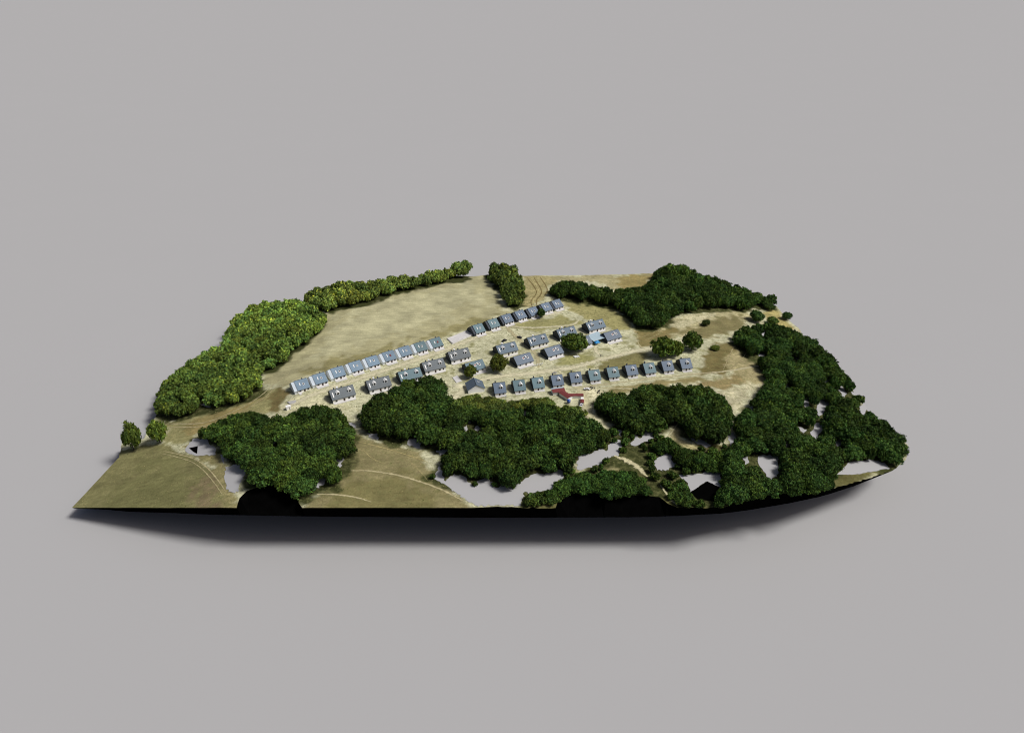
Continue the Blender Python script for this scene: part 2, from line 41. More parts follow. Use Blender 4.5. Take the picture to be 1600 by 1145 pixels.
REST={'back_left':[(-191.1,469.4,6,8.1),(-166.3,488.0,6,7.8),(-224.6,543.1,6,10.3),(-207.3,549.5,6,8.0),(-245.6,442.9,6,9.3),(-178.6,445.1,6,9.9),(-205.1,473.2,6,9.0),(-238.2,402.7,6,7.4),(-235.0,537.8,6,7.1),(-201.6,513.5,6,7.4),(-231.4,389.9,6,8.6),(-218.0,453.4,6,10.2),(-201.3,448.1,6,10.6),(-213.9,498.6,6,8.4),(-188.1,536.2,6,10.4),(-215.9,425.3,6,7.9),(-191.0,485.3,6,9.5),(-198.5,494.3,6,8.8),(-227.6,415.5,6,7.9),(-222.5,507.7,6,9.3),(-175.2,522.1,6,9.9),(-207.4,531.0,6,9.7),(-191.3,444.7,6,8.7),(-209.6,517.8,6,8.1),(-217.8,482.1,6,8.5),(-226.2,531.4,6,10.2),(-204.5,458.4,6,7.7),(-170.9,478.5,6,10.8),(-217.9,440.1,6,9.3),(-244.7,431.6,6,10.7),(-203.8,404.0,6,7.7),(-201.7,539.1,6,9.3),(-222.3,400.0,6,8.0),(-235.9,446.9,6,9.7),(-211.4,541.9,6,10.1),(-196.1,430.1,6,8.5),(-249.5,422.8,6,7.1),(-182.4,505.2,6,8.3),(-188.6,402.6,6,7.5),(-217.4,523.0,6,10.2),(-199.0,417.1,6,7.2),(-183.6,414.6,6,7.9),(-212.5,404.3,6,9.1),(-226.4,442.4,6,9.1),(-165.3,514.1,6,10.4),(-231.0,504.7,6,9.0),(-200.7,484.1,6,8.5),(-159.9,481.1,6,9.7),(-196.7,528.9,6,7.5),(-217.5,549.7,6,9.3),(-156.2,489.3,6,7.2),(-170.8,498.7,6,9.4),(-224.3,432.7,6,10.8),(-236.9,438.3,6,7.5),(-227.9,518.6,6,9.1),(-170.8,455.1,6,10.3),(-189.0,435.1,6,8.9),(-177.0,434.0,6,7.4),(-185.1,492.0,6,8.3),(-233.5,456.3,6,7.9),(-195.9,397.3,6,10.3),(-181.7,395.4,6,9.8),(-188.6,522.1,6,8.5),(-190.6,508.1,6,8.2),(-190.6,420.3,6,10.5),(-178.6,466.7,6,7.2),(-193.1,460.7,6,10.6),(-167.6,470.0,6,9.6),(-183.0,426.7,6,7.8),(-226.6,483.2,6,7.6),(-213.0,508.4,6,7.5),(-224.8,459.6,6,8.0),(-181.7,515.1,6,8.5),(-162.2,495.7,6,8.1),(-217.4,470.3,6,10.6),(-222.5,385.4,6,9.1),(-173.4,508.2,6,8.6),(-180.9,528.8,6,8.5),(-217.6,535.4,6,8.3),(-239.5,411.6,6,7.4),(-239.3,420.5,6,7.2),(-209.8,436.1,6,10.0),(-157.8,505.6,6,7.8),(-227.0,471.3,6,7.7),(-205.8,422.5,6,10.5),(-221.5,492.7,6,8.2),(-186.2,454.1,6,8.2),(-229.7,406.5,6,10.3),(-215.9,413.5,6,10.0),(-225.8,424.0,6,10.3),(-196.2,547.5,6,8.0),(-175.4,485.9,6,8.6),(-198.7,439.9,6,10.7),(-210.0,448.0,6,10.0),(-240.4,463.4,6,7.3),(-203.1,503.5,6,8.9),(-209.5,488.9,6,10.1),(-212.0,463.3,6,9.7),(-235.7,429.3,6,9.1),(-205.7,394.7,6,7.9),(-177.2,404.6,6,10.2),(-179.8,476.9,6,8.3),(-235.6,527.7,6,7.8),(-243.0,453.7,6,9.5),(-229.3,551.4,6,8.0),(-192.0,410.9,6,7.3),(-195.8,476.7,6,8.4),(-206.9,412.3,6,9.9),(-169.3,438.5,4.8,9.3),(-220.7,515.4,4.8,9.8),(-246.5,406.7,4.8,7.4),(-249.6,414.8,4.8,8.1),(-165.6,505.5,4.8,6.9),(-230.1,493.8,4.8,8.8),(-217.3,392.6,4.8,7.4),(-160.2,472.9,4.8,9.4),(-239.6,394.4,4.8,6.6),(-187.7,388.8,4.8,9.1),(-234.4,468.4,4.8,7.3),(-194.3,452.6,4.8,7.9),(-180.5,537.7,4.8,7.5),(-252.8,430.0,4.8,7.9),(-178.0,458.5,4.8,9.2),(-190.9,499.6,4.8,9.5),(-198.4,389.6,4.8,8.4),(-203.9,523.9,4.8,7.0),(-196.9,519.7,4.8,6.8),(-164.3,461.1,4.8,9.9),(-171.6,462.8,4.8,9.1),(-227.2,450.6,4.8,7.0),(-154.2,497.0,4.8,7.7),(-169.4,447.4,4.8,7.9),(-235.3,476.5,4.8,7.2),(-177.5,494.4,4.8,8.7),(-209.8,480.2,4.8,7.7),(-200.2,465.6,4.8,6.5),(-187.6,476.4,4.8,8.9),(-173.3,531.6,4.8,7.0),(-187.4,544.1,3.8,8.0),(-182.2,483.7,3.8,8.2),(-203.9,432.3,3.8,7.2),(-234.4,512.8,3.8,8.1),(-245.1,399.8,3.8,7.8),(-249.5,450.2,3.8,6.5),(-251.1,436.2,3.8,8.5),(-224.7,500.8,3.8,8.4),(-220.7,407.6,3.8,7.4),(-158.9,466.4,3.8,9.1),(-196.3,404.4,3.8,7.7),(-233.1,397.0,3.8,7.6),(-184.6,462.7,3.8,6.7),(-152.7,481.1,3.8,8.7),(-169.4,526.7,3.8,7.6),(-232.1,544.7,3.8,6.7),(-216.7,433.0,3.8,6.7),(-206.7,496.0,3.8,6.4),(-215.3,386.7,3.8,7.9),(-240.4,470.7,3.8,7.5),(-220.2,419.7,3.8,6.2),(-192.5,515.3,3.8,7.8)],
'hedgerow':[(-56.7,591.0,6.3,8.3),(-144.0,564.1,6.3,8.9),(-155.3,537.7,6.3,9.0),(-125.6,563.7,6.3,8.4),(-113.1,566.6,6.3,8.3),(-146.2,554.8,6.3,9.5),(-82.8,574.6,6.3,7.5),(-96.9,563.0,6.3,9.9),(-118.5,549.9,6.3,8.0),(-130.3,552.7,6.3,9.6),(-153.1,561.4,6.3,11.2),(-144.1,530.8,6.3,9.9),(-172.0,562.0,6.3,8.1),(-161.5,552.2,6.3,7.6),(-148.6,544.8,6.3,11.3),(-47.5,594.4,6.3,9.3),(-130.7,536.1,6.3,9.6),(-74.6,580.3,6.3,11.2),(-68.6,588.7,6.3,8.8),(-107.2,559.6,6.3,7.7),(-169.3,541.7,6.3,7.7),(-171.6,550.4,6.3,11.3),(-98.0,575.8,6.3,8.2),(-154.5,526.1,6.3,10.8),(-134.8,564.0,6.3,7.8),(-138.0,542.3,6.3,9.4),(-162.1,561.2,6.3,8.2),(-107.9,574.1,6.3,8.3),(-165.3,531.7,5,10.5),(-87.8,566.4,5,10.4),(-129.9,544.4,5,7.4),(-137.8,556.3,5,10.1),(-107.5,551.3,5,10.1),(-120.4,541.5,5,9.0),(-62.4,581.5,5,8.3),(-118.0,558.6,5,10.2),(-135.1,529.3,5,10.2),(-177.0,555.3,3.8,9.5),(-67.9,577.4,3.8,9.5),(-140.0,549.8,3.8,9.6),(-119.5,570.4,3.8,7.7),(-162.3,544.4,3.8,8.9),(-90.7,574.3,3.8,8.0),(-154.8,549.5,3.8,7.3),(-144.1,538.3,3.8,7.8),(-178.8,548.9,3.8,9.2),(-103.7,567.7,3.8,9.2),(-76.2,571.7,3.8,9.4),(-123.8,536.4,3,8.7),(-124.3,555.9,3,7.8),(-156.1,544.4,3,9.1),(-138.7,534.7,3,7.0),(-61.7,595.6,3,7.5),(-176.3,542.3,3,9.1),(-82.4,581.5,3,8.0),(-113.0,555.2,3,6.7),(-155.1,554.5,3,6.2),(-94.1,569.8,3,8.1),(-159.5,531.9,3,6.6)],
'far_clump':[(-7.1,596.5,6.5,12.3),(-2.2,571.4,6.5,13.1),(4.6,543.7,6.5,9.1),(-7.9,581.5,6.5,10.8),(0.8,557.1,6.5,9.0),(-15.3,587.3,6.5,11.0),(-1.1,586.9,6.5,11.8),(-16.0,597.9,6.5,12.4),(-7.2,563.6,6.5,11.2),(-11.8,571.6,6.5,12.0),(5.3,564.5,6.5,10.5),(-3.7,547.9,6.5,12.5),(4.3,528.5,5,8.4),(2.8,579.7,5,8.2),(0.9,596.4,5,10.1),(6.4,551.8,5,10.1),(-15.9,579.7,5,8.1),(7.0,535.5,5,10.2),(6.1,572.0,4,10.7),(-6.1,556.8,4,7.9),(-8.5,589.7,4,8.5),(-1.6,527.5,4,10.0),(7.8,557.6,4,7.5)],
'back_right':[(172.7,562.2,5.6,10.3),(165.6,541.4,5.6,9.6),(165.7,591.2,5.6,9.8),(60.7,538.2,5.6,10.7),(96.3,512.2,5.6,11.0),(145.1,598.4,5.6,8.2),(82.2,545.2,5.6,9.6),(177.4,581.5,5.6,9.7),(120.3,492.8,5.6,10.3),(160.8,554.9,5.6,11.4),(220.9,544.2,5.6,8.2),(90.1,520.7,5.6,11.3),(206.8,561.9,5.6,7.9),(146.8,517.9,5.6,9.1),(45.8,562.2,5.6,9.2),(186.3,561.6,5.6,9.6),(157.3,601.8,5.6,8.7),(113.1,486.0,5.6,8.5),(130.4,571.7,5.6,11.1),(136.1,511.6,5.6,8.0),(195.0,531.1,5.6,10.8),(227.3,549.6,5.6,8.2),(190.8,549.7,5.6,7.7),(113.4,538.0,4.2,7.1),(134.2,587.5,4.2,9.4),(90.8,542.7,4.2,9.0),(159.7,585.5,4.2,7.9),(95.0,548.5,4.2,7.5),(173.4,536.5,4.2,10.3),(79.3,528.9,4.2,9.6),(42.5,543.5,4.2,9.8),(115.0,531.2,4.2,8.2),(119.5,516.5,4.2,9.1),(147.4,573.5,4.2,8.3),(116.3,554.0,4.2,7.9),(201.7,568.3,4.2,7.6),(37.3,549.8,4.2,9.2),(99.1,495.9,4.2,10.3),(184.6,577.7,4.2,10.2),(101.1,550.1,4.2,7.2),(53.0,566.1,4.2,7.3),(61.4,565.0,3.2,6.8),(131.6,505.0,3.2,9.9),(159.4,542.7,3.2,8.0),(65.0,560.2,3.2,7.7),(77.9,552.5,3.2,7.4),(149.7,584.0,3.2,6.9),(151.1,539.8,3.2,8.8),(38.4,556.7,3.2,8.5),(158.1,570.6,3.2,7.8),(135.8,540.7,3.2,8.6),(174.2,529.8,3.2,9.1),(171.4,569.3,3.2,7.4),(73.7,532.1,3.2,9.9),(82.1,538.5,3.2,8.9),(198.9,537.8,3.2,8.7),(105.9,509.9,3.2,9.5),(216.9,557.8,3.2,6.6),(160.4,547.8,3.2,8.1),(128.8,541.9,3.2,9.3),(95.3,533.9,3.2,9.2),(162.5,597.8,3.2,9.8),(201.3,533.6,3.2,8.0),(208.9,555.6,3.2,7.6),(123.7,564.7,3.2,8.2),(138.2,595.5,3.2,8.6),(130.5,519.9,3.2,6.6),(70.2,558.3,3.2,6.8)],
'right':[(212.8,464.9,5.4,8.4),(191.8,481.7,5.4,7.9),(190.0,451.1,5.4,8.5),(234.1,447.9,5.4,7.2),(199.0,467.3,5.4,7.8),(199.8,431.9,5.4,8.4),(232.5,437.7,5.4,9.8),(185.9,354.2,4.2,8.5),(163.2,368.6,4.2,8.4),(195.5,487.8,4.2,7.9),(173.9,353.6,4.2,9.5),(169.6,342.6,4.2,8.9),(189.8,336.2,4.2,7.1),(195.1,320.1,4.2,8.5),(167.0,322.9,4.2,8.0),(216.5,400.9,4.2,6.5),(190.1,386.3,4.2,9.1),(215.9,490.2,4.2,6.7),(202.5,386.8,4.2,7.6),(223.7,482.7,4.2,6.7),(233.7,405.0,4.2,7.6),(233.0,388.4,4.2,6.6),(210.4,343.6,4.2,7.3),(215.0,473.1,4.2,8.7),(204.3,492.0,4.2,7.2),(187.9,379.5,4.2,7.9),(215.9,440.5,4.2,7.4),(174.6,469.9,4.2,8.1),(215.8,392.8,4.2,7.9),(224.5,338.0,4.2,9.5),(137.4,340.4,4.2,9.0),(214.0,337.2,4.2,9.2),(201.8,441.6,4.2,6.5),(193.8,341.3,4.2,7.5),(225.7,424.8,4.2,6.7),(176.7,445.4,4.2,9.6),(158.2,371.8,4.2,6.9),(165.5,302.5,4.2,7.5),(135.4,326.9,4.2,6.7),(220.5,368.1,4.2,7.9),(211.2,403.0,4.2,8.4),(208.0,370.8,4.2,6.5),(226.4,344.4,4.2,9.6),(157.4,363.5,4.2,9.1),(234.5,357.5,4.2,7.1),(231.4,368.7,3.2,6.3),(159.2,290.0,3.2,8.6),(234.6,348.4,3.2,7.9),(169.7,317.1,3.2,6.7),(230.7,474.2,3.2,7.1),(219.9,467.1,3.2,8.4),(222.6,404.7,3.2,8.9),(211.0,492.8,3.2,7.0),(129.4,315.6,3.2,6.6),(201.3,332.3,3.2,6.8),(200.6,477.4,3.2,6.7),(234.9,431.6,3.2,7.6),(209.9,322.6,3.2,9.1),(174.0,455.3,3.2,8.7),(121.4,306.8,3.2,7.0),(187.2,456.9,3.2,7.7),(154.9,312.5,3.2,7.3),(148.2,360.3,3.2,6.4),(204.0,399.2,3.2,7.3),(159.6,348.2,3.2,6.1),(171.7,295.9,3.2,6.1),(173.0,347.8,3.2,8.0),(126.2,304.4,3.2,8.0),(206.8,478.7,3.2,7.5),(217.5,323.0,3.2,8.1),(197.4,411.1,3.2,6.2),(135.3,301.2,3.2,6.1),(237.1,343.7,3.2,7.2),(210.7,376.6,3.2,7.5),(235.7,414.0,3.2,6.6),(171.7,338.0,3.2,6.7),(137.7,335.3,3.2,8.0),(152.3,303.2,3.2,7.9),(208.9,496.6,3.2,6.0),(125.7,318.5,3.2,6.5),(179.0,428.1,3.2,8.9),(188.5,391.1,3.2,6.4),(172.0,359.0,3.2,8.3),(235.4,460.0,3.2,6.0),(183.7,376.8,3.2,8.3),(219.0,485.9,3.2,7.8),(192.8,408.6,3.2,8.7),(189.9,468.8,3.2,8.1),(198.7,379.9,3.2,8.4),(185.4,484.0,3.2,6.5)],
'front_right':[(134.5,362.6,4.4,7.9),(78.3,357.2,4.4,7.7),(68.4,346.1,4.4,9.2),(124.0,360.7,4.4,7.4),(133.6,373.6,4.4,7.7),(118.9,383.8,4.4,8.1),(57.4,365.0,4.4,9.9),(124.0,349.9,4.4,9.2),(72.2,357.9,4.4,9.8),(92.6,387.5,3.4,7.0),(124.6,386.7,3.4,7.1),(112.1,359.6,3.4,10.5),(100.8,368.3,3.4,6.9),(111.4,371.6,3.4,8.0),(135.3,367.9,3.4,7.3)],
'front_centre':[(-48.3,388.7,4.4,9.6),(-55.9,336.4,4.4,9.8),(-29.0,331.6,4.4,7.0),(19.0,329.6,4.4,8.1),(-47.8,345.1,4.4,8.9),(-38.8,360.7,4.4,7.5),(-13.1,341.9,4.4,9.4),(-3.5,331.6,4.4,8.4),(-75.6,357.0,4.4,8.7),(-86.2,342.9,4.4,10.2),(-89.2,365.9,4.4,7.6),(41.4,348.2,4.4,9.2),(41.2,333.8,4.4,10.3),(-53.4,361.4,4.4,9.9),(-56.1,399.7,3.4,6.7),(9.7,345.3,3.4,8.3),(-43.9,337.2,3.4,8.4),(6.2,348.3,3.4,8.1),(-78.3,374.4,3.4,7.4),(31.0,303.7,3.4,7.2),(-49.7,340.0,3.4,10.0),(-34.3,314.6,3.4,6.7),(-33.0,342.5,3.4,9.6),(-17.5,347.3,3.4,8.1),(3.6,298.4,3.4,8.9),(-8.9,326.3,3.4,8.1),(37.8,356.6,3.4,7.2),(46.4,332.9,3.4,7.6),(-37.7,310.2,3.4,6.8),(24.2,362.4,3.4,6.8),(-67.2,394.8,3.4,7.0),(31.2,358.0,3.4,7.1),(-91.4,358.3,3.4,9.8),(-54.1,353.6,3.4,9.1),(-70.3,358.6,3.4,6.7),(23.5,332.7,3.4,8.1),(4.3,359.4,3.4,6.6),(-41.4,333.0,3.4,8.2),(5.7,321.8,3.4,8.5),(-19.0,331.3,3.4,6.6),(-35.1,300.8,3.4,8.4),(50.6,325.8,3.4,9.3),(-51.9,396.0,3.4,6.7),(-24.3,335.0,3.4,7.4),(12.4,361.2,3.4,7.8)],
'front_left':[(-120.3,325.5,4.4,9.1),(-118.2,360.4,4.4,7.9),(-145.1,350.9,4.4,7.4),(-99.9,338.6,4.4,7.6),(-147.7,330.1,4.4,7.1),(-132.6,342.0,4.4,7.3),(-182.8,357.1,3.4,7.5),(-126.0,346.2,3.4,6.9),(-127.9,307.9,3.4,7.7),(-173.8,360.9,3.4,7.3),(-134.2,318.2,3.4,7.8),(-123.7,360.9,3.4,8.2),(-168.7,326.1,3.4,9.7),(-192.0,349.3,3.4,7.8),(-136.6,354.9,3.4,6.5),(-113.8,345.6,3.4,9.2),(-162.5,327.6,3.4,8.8),(-103.5,347.3,3.4,9.0),(-157.2,340.4,3.4,9.7)]}
WOODS={'far_clump':[(-1.0,535.0,6.5,11.2)],
'back_right':[(121.4,547.2,7,12.0),(179.1,570.4,7,10.0),(86.7,532.4,7,10.2),(139.6,579.3,7,11.1),(163.7,565.5,7,12.3),(57.3,547.6,7,10.4),(144.7,531.5,7,12.4),(178.8,543.5,7,9.1),(195.1,558.2,7,9.1),(124.8,525.5,7,11.5),(122.7,503.7,7,11.7),(100.9,503.9,7,10.2),(152.9,593.4,7,8.7),(151.9,562.7,7,11.0),(142.7,543.8,7,10.4),(214.2,550.6,7,8.5),(133.0,562.7,7,11.7),(166.5,529.8,7,11.6),(45.6,551.2,7,9.4),(152.6,548.8,7,9.0),(74.4,540.1,7,9.3),(103.7,517.5,7,9.6),(98.7,540.7,7,9.8),(191.7,540.7,7,8.2),(132.1,533.8,7,12.3),(106.6,531.7,7,10.0),(97.1,526.4,7,11.9),(180.4,554.3,7,10.2),(127.2,513.1,7,9.0),(167.8,579.0,7,10.9),(154.3,577.8,7,8.8),(133.3,547.7,7,8.2),(108.4,546.3,7,9.1),(143.0,588.8,7,10.5),(206.2,539.2,7,11.5),(104.1,489.1,7,9.8),(157.4,535.3,7,8.4),(169.2,551.6,7,10.6),(113.5,498.9,7,8.7),(202.2,550.2,7,9.2),(121.6,537.2,7,9.9),(57.3,558.4,7,8.6),(137.2,523.2,7,10.2),(113.6,509.1,7,10.8),(153.9,525.1,7,11.3),(141.8,555.9,7,12.2),(142.6,566.9,7,10.8),(69.1,550.5,7,8.5),(113.2,523.0,7,10.1),(183.1,534.1,7,9.1),(190.8,572.7,7,8.7),(124.1,557.2,7,9.9)],
'right':[(203.3,416.7,6.8,7.7),(217.3,374.8,6.8,9.5),(165.4,360.9,6.8,8.3),(212.2,414.0,6.8,10.1),(209.2,351.1,6.8,9.0),(165.4,376.0,6.8,10.2),(118.3,280.9,6.8,8.3),(158.6,305.6,6.8,8.4),(176.8,376.7,6.8,8.2),(142.3,323.2,6.8,7.9),(153.6,330.1,6.8,7.6),(176.8,321.4,6.8,9.5),(128.6,285.2,6.8,8.3),(144.4,333.8,6.8,8.0),(131.7,295.4,6.8,8.0),(215.6,432.8,6.8,8.1),(202.4,405.8,6.8,8.8),(209.5,330.2,6.8,10.2),(228.2,330.4,6.8,10.0),(153.3,343.0,6.8,9.6),(166.4,349.5,6.8,8.7),(175.5,462.3,6.8,8.7),(191.1,415.4,6.8,10.6),(196.9,392.5,6.8,10.0),(186.9,428.9,6.8,7.9),(165.1,294.0,6.8,8.0),(204.2,338.6,6.8,10.7),(226.1,432.2,6.8,11.1),(207.1,471.1,6.8,10.0),(222.5,473.6,6.8,8.5),(218.8,343.6,6.8,10.4),(195.6,457.8,6.8,7.5),(171.4,309.0,6.8,7.6),(178.8,359.7,6.8,8.3),(156.0,354.4,6.8,8.5),(219.5,459.1,6.8,10.5),(226.4,443.4,6.8,11.3),(161.7,315.1,6.8,8.1),(212.6,364.9,6.8,9.2),(220.0,356.8,6.8,8.7),(201.0,357.0,6.8,9.4),(181.0,453.0,6.8,10.7),(186.6,320.0,6.8,8.3),(194.4,439.3,6.8,9.3),(182.7,385.0,6.8,7.8),(122.1,298.6,6.8,9.9),(228.9,464.4,6.8,8.7),(228.3,352.8,6.8,10.3),(229.6,417.7,6.8,8.2),(182.4,410.2,6.8,9.3),(183.4,474.4,6.8,9.1),(195.6,424.3,6.8,8.2),(162.7,337.2,6.8,10.3),(175.9,392.7,6.8,11.0),(212.3,482.6,6.8,8.7),(138.9,286.3,6.8,7.7),(232.3,339.0,6.8,9.0),(214.8,423.4,6.8,9.3),(154.3,295.8,6.8,11.2),(207.9,393.1,6.8,7.5),(143.0,345.7,6.8,10.6),(170.6,384.1,6.8,9.7),(198.7,448.8,6.8,8.5),(149.2,288.1,6.8,11.0),(229.1,454.6,6.8,8.2),(218.8,330.0,6.8,10.8),(201.3,325.1,6.8,7.6),(216.8,449.1,6.8,10.6),(180.7,311.7,6.8,9.1),(199.7,347.1,6.8,11.0),(172.7,330.6,6.8,7.9),(173.2,367.7,6.8,10.2),(204.8,457.5,6.8,10.8),(185.2,463.6,6.8,9.5),(185.6,330.2,5.4,8.3),(152.7,321.6,5.4,10.3),(232.3,425.6,5.4,6.9),(181.6,400.5,5.4,10.2),(206.5,425.1,5.4,7.9),(124.3,311.9,5.4,7.9),(147.5,353.9,5.4,8.2),(227.5,361.8,5.4,7.7),(120.9,289.4,5.4,8.4),(227.0,409.2,5.4,9.7),(222.8,320.6,5.4,8.3),(175.1,300.9,5.4,9.3),(182.7,370.2,5.4,8.6),(181.6,421.9,5.4,9.0),(224.1,380.2,5.4,7.8),(194.9,401.8,5.4,9.7),(188.9,362.6,5.4,7.7),(133.1,320.6,5.4,7.8),(214.4,385.1,5.4,8.2)],
'front_right':[(77.1,349.4,7.2,9.1),(97.4,361.6,7.2,9.5),(104.2,375.2,7.2,12.4),(127.5,367.5,7.2,12.0),(117.2,354.8,7.2,12.0),(118.6,344.0,7.2,13.1),(87.7,379.8,7.2,9.5),(117.4,375.2,7.2,12.9),(65.6,361.9,7.2,11.7),(85.2,365.6,7.2,12.2),(96.8,351.0,7.2,13.2),(107.3,365.5,7.2,9.1),(129.9,354.8,7.2,10.1),(75.2,365.5,7.2,9.5),(85.8,355.7,7.2,9.3),(61.8,371.5,7.2,9.1),(106.9,354.4,7.2,12.1),(110.7,337.2,7.2,13.0),(120.6,334.2,7.2,12.4),(87.5,345.0,7.2,10.0),(117.1,364.5,7.2,11.9),(93.5,372.3,7.2,10.0),(97.5,382.1,7.2,8.7),(126.9,378.7,7.2,8.7),(109.6,381.7,5.6,9.9),(108.6,345.8,5.6,8.1),(127.9,344.5,5.6,9.6),(67.6,353.1,5.6,10.0),(74.3,340.9,5.6,9.5),(79.5,374.6,5.6,9.9),(70.8,373.5,5.6,8.4)],
'front_centre':[(16.3,312.7,7.4,11.5),(23.5,320.9,7.4,12.5),(-56.0,369.0,7.4,11.9),(0.5,312.9,7.4,9.8),(-2.0,322.9,7.4,11.7),(32.7,350.5,7.4,10.8),(-5.4,339.4,7.4,12.5),(15.8,350.4,7.4,11.2),(-61.1,379.8,7.4,8.2),(-49.1,331.6,7.4,11.4),(-10.5,313.3,7.4,12.3),(-56.6,344.9,7.4,10.5),(-15.9,322.9,7.4,11.3),(-83.5,359.9,7.4,11.9),(-47.2,356.3,7.4,12.0),(-65.4,337.8,7.4,11.4),(-4.8,301.6,7.4,10.6),(28.5,310.8,7.4,12.3),(12.8,336.4,7.4,11.8),(30.2,329.2,7.4,10.3),(-49.1,380.6,7.4,10.5),(-74.7,365.8,7.4,11.5),(-30.5,306.7,7.4,10.3),(-79.5,348.8,7.4,11.4),(-0.3,352.7,7.4,8.7),(34.0,338.9,7.4,8.9),(45.9,341.5,7.4,8.8),(34.2,319.9,7.4,8.6),(7.4,305.3,7.4,10.7),(-61.3,357.1,7.4,9.6),(-19.1,307.1,7.4,10.4),(-67.9,347.7,7.4,10.5),(-10.5,349.8,7.4,9.8),(-36.7,326.8,7.4,11.8),(-26.8,316.6,7.4,9.8),(43.0,325.8,7.4,9.3),(-57.7,391.1,7.4,9.2),(13.2,323.5,7.4,12.5),(-34.9,351.1,7.4,8.8),(22.9,340.5,7.4,9.4),(-69.9,374.9,7.4,11.3),(-44.1,367.2,7.4,9.9),(-12.9,333.6,5.8,9.0),(5.2,330.5,5.8,8.1),(-83.9,371.7,5.8,9.2),(-88.6,352.5,5.8,10.4),(3.6,340.9,5.8,8.0),(-69.6,387.9,5.8,9.1),(-14.4,299.3,5.8,9.0),(-34.4,336.3,5.8,9.1),(-24.0,326.8,5.8,9.4),(18.3,359.2,5.8,8.8),(-1.1,292.6,5.8,10.4),(-75.0,338.5,5.8,9.5),(-20.0,355.1,5.8,7.7),(24.7,354.5,5.8,8.0),(-75.8,382.1,5.8,8.4),(-27.7,357.8,5.8,8.3),(-65.4,365.5,5.8,7.7),(53.0,332.5,5.8,8.2),(21.2,305.1,5.8,8.0),(8.5,315.9,4.4,8.4),(-21.7,299.1,4.4,8.6)],
'front_left':[(-111.5,331.3,7.4,9.3),(-143.3,340.1,7.4,8.3),(-125.2,332.4,7.4,9.3),(-148.8,312.7,7.4,11.1),(-121.6,292.2,7.4,10.9),(-136.3,308.8,7.4,9.7),(-155.9,333.1,7.4,12.3),(-175.2,340.9,7.4,10.9),(-119.4,352.5,7.4,9.6),(-167.4,333.7,7.4,11.2),(-113.8,320.6,7.4,10.4),(-164.2,345.4,7.4,9.1),(-107.7,341.2,7.4,8.6),(-112.9,305.8,7.4,8.3),(-126.3,315.7,7.4,10.6),(-156.3,321.9,7.4,9.3),(-134.5,292.6,7.4,10.7),(-152.1,345.7,7.4,9.6),(-123.3,302.1,7.4,9.5),(-103.8,301.2,7.4,9.3),(-98.9,330.0,7.4,9.6),(-173.2,353.5,7.4,10.7),(-119.7,341.0,7.4,8.5),(-98.1,319.8,7.4,10.6),(-112.7,286.9,7.4,8.7),(-135.2,334.0,7.4,9.5),(-184.2,348.6,7.4,8.7),(-129.1,355.6,5.8,8.5),(-105.7,313.3,5.8,9.9),(-137.1,347.8,5.8,7.8),(-130.3,324.1,5.8,10.5),(-109.9,352.1,5.8,10.5),(-141.0,317.1,5.8,7.9),(-140.4,299.5,5.8,10.7),(-146.3,323.1,5.8,9.1),(-158.4,354.3,5.8,8.0),(-165.9,358.7,5.8,7.7),(-132.2,301.9,4.4,10.5),(-115.2,297.2,4.4,7.3),(-109.8,294.5,4.4,9.7),(-97.7,295.2,4.4,10.3),(-144.7,305.2,4.4,7.1),(-118.2,313.3,4.4,7.3),(-164.3,322.0,4.4,8.0),(-106.0,322.8,4.4,8.8)],
'front_low':[(55.7,288.6,4.8,5.8),(44.9,288.0,4.8,6.1),(50.6,295.4,4.8,6.5),(42.9,294.5,4.8,4.8),(34.0,290.8,4.8,5.0),(60.7,293.6,4.8,7.0),(50.9,282.3,4.8,6.5),(66.1,288.4,4.8,6.1),(27.2,285.2,4.8,5.6),(61.7,284.3,4.8,6.5),(39.0,286.9,4.8,5.4),(55.5,298.3,3.6,4.4),(71.1,285.0,3.6,4.8),(65.6,297.2,3.6,4.8),(20.6,281.5,3.6,5.2),(28.6,290.8,3.6,4.3),(50.3,289.8,3.6,4.8),(56.1,283.0,3.6,5.6),(69.8,292.5,3.6,4.3),(37.6,295.3,3.6,4.8),(33.3,286.0,2.8,5.3),(61.1,298.8,2.8,4.6),(55.1,293.7,2.8,4.5)],
'mid_right':[(93.8,322.0,4.6,6.2),(111.7,306.8,4.6,6.4),(123.1,306.6,4.6,7.1),(100.2,317.0,4.6,5.9),(98.9,308.9,4.6,7.3),(120.1,313.5,4.6,5.7),(126.4,315.9,4.6,6.1),(105.3,307.5,4.6,7.9),(108.6,312.7,4.6,6.0),(86.9,322.7,4.6,6.4),(115.0,314.9,3.4,5.5),(94.5,316.5,3.4,6.6),(91.3,328.9,3.4,5.6),(117.1,308.0,3.4,5.2),(129.7,320.1,3.4,5.3),(127.1,310.4,3.4,6.3),(117.4,303.5,3.4,7.4),(103.9,314.1,2.6,7.0),(102.1,303.0,2.6,6.8),(95.2,312.0,2.6,5.3),(127.8,305.4,2.6,4.6)],
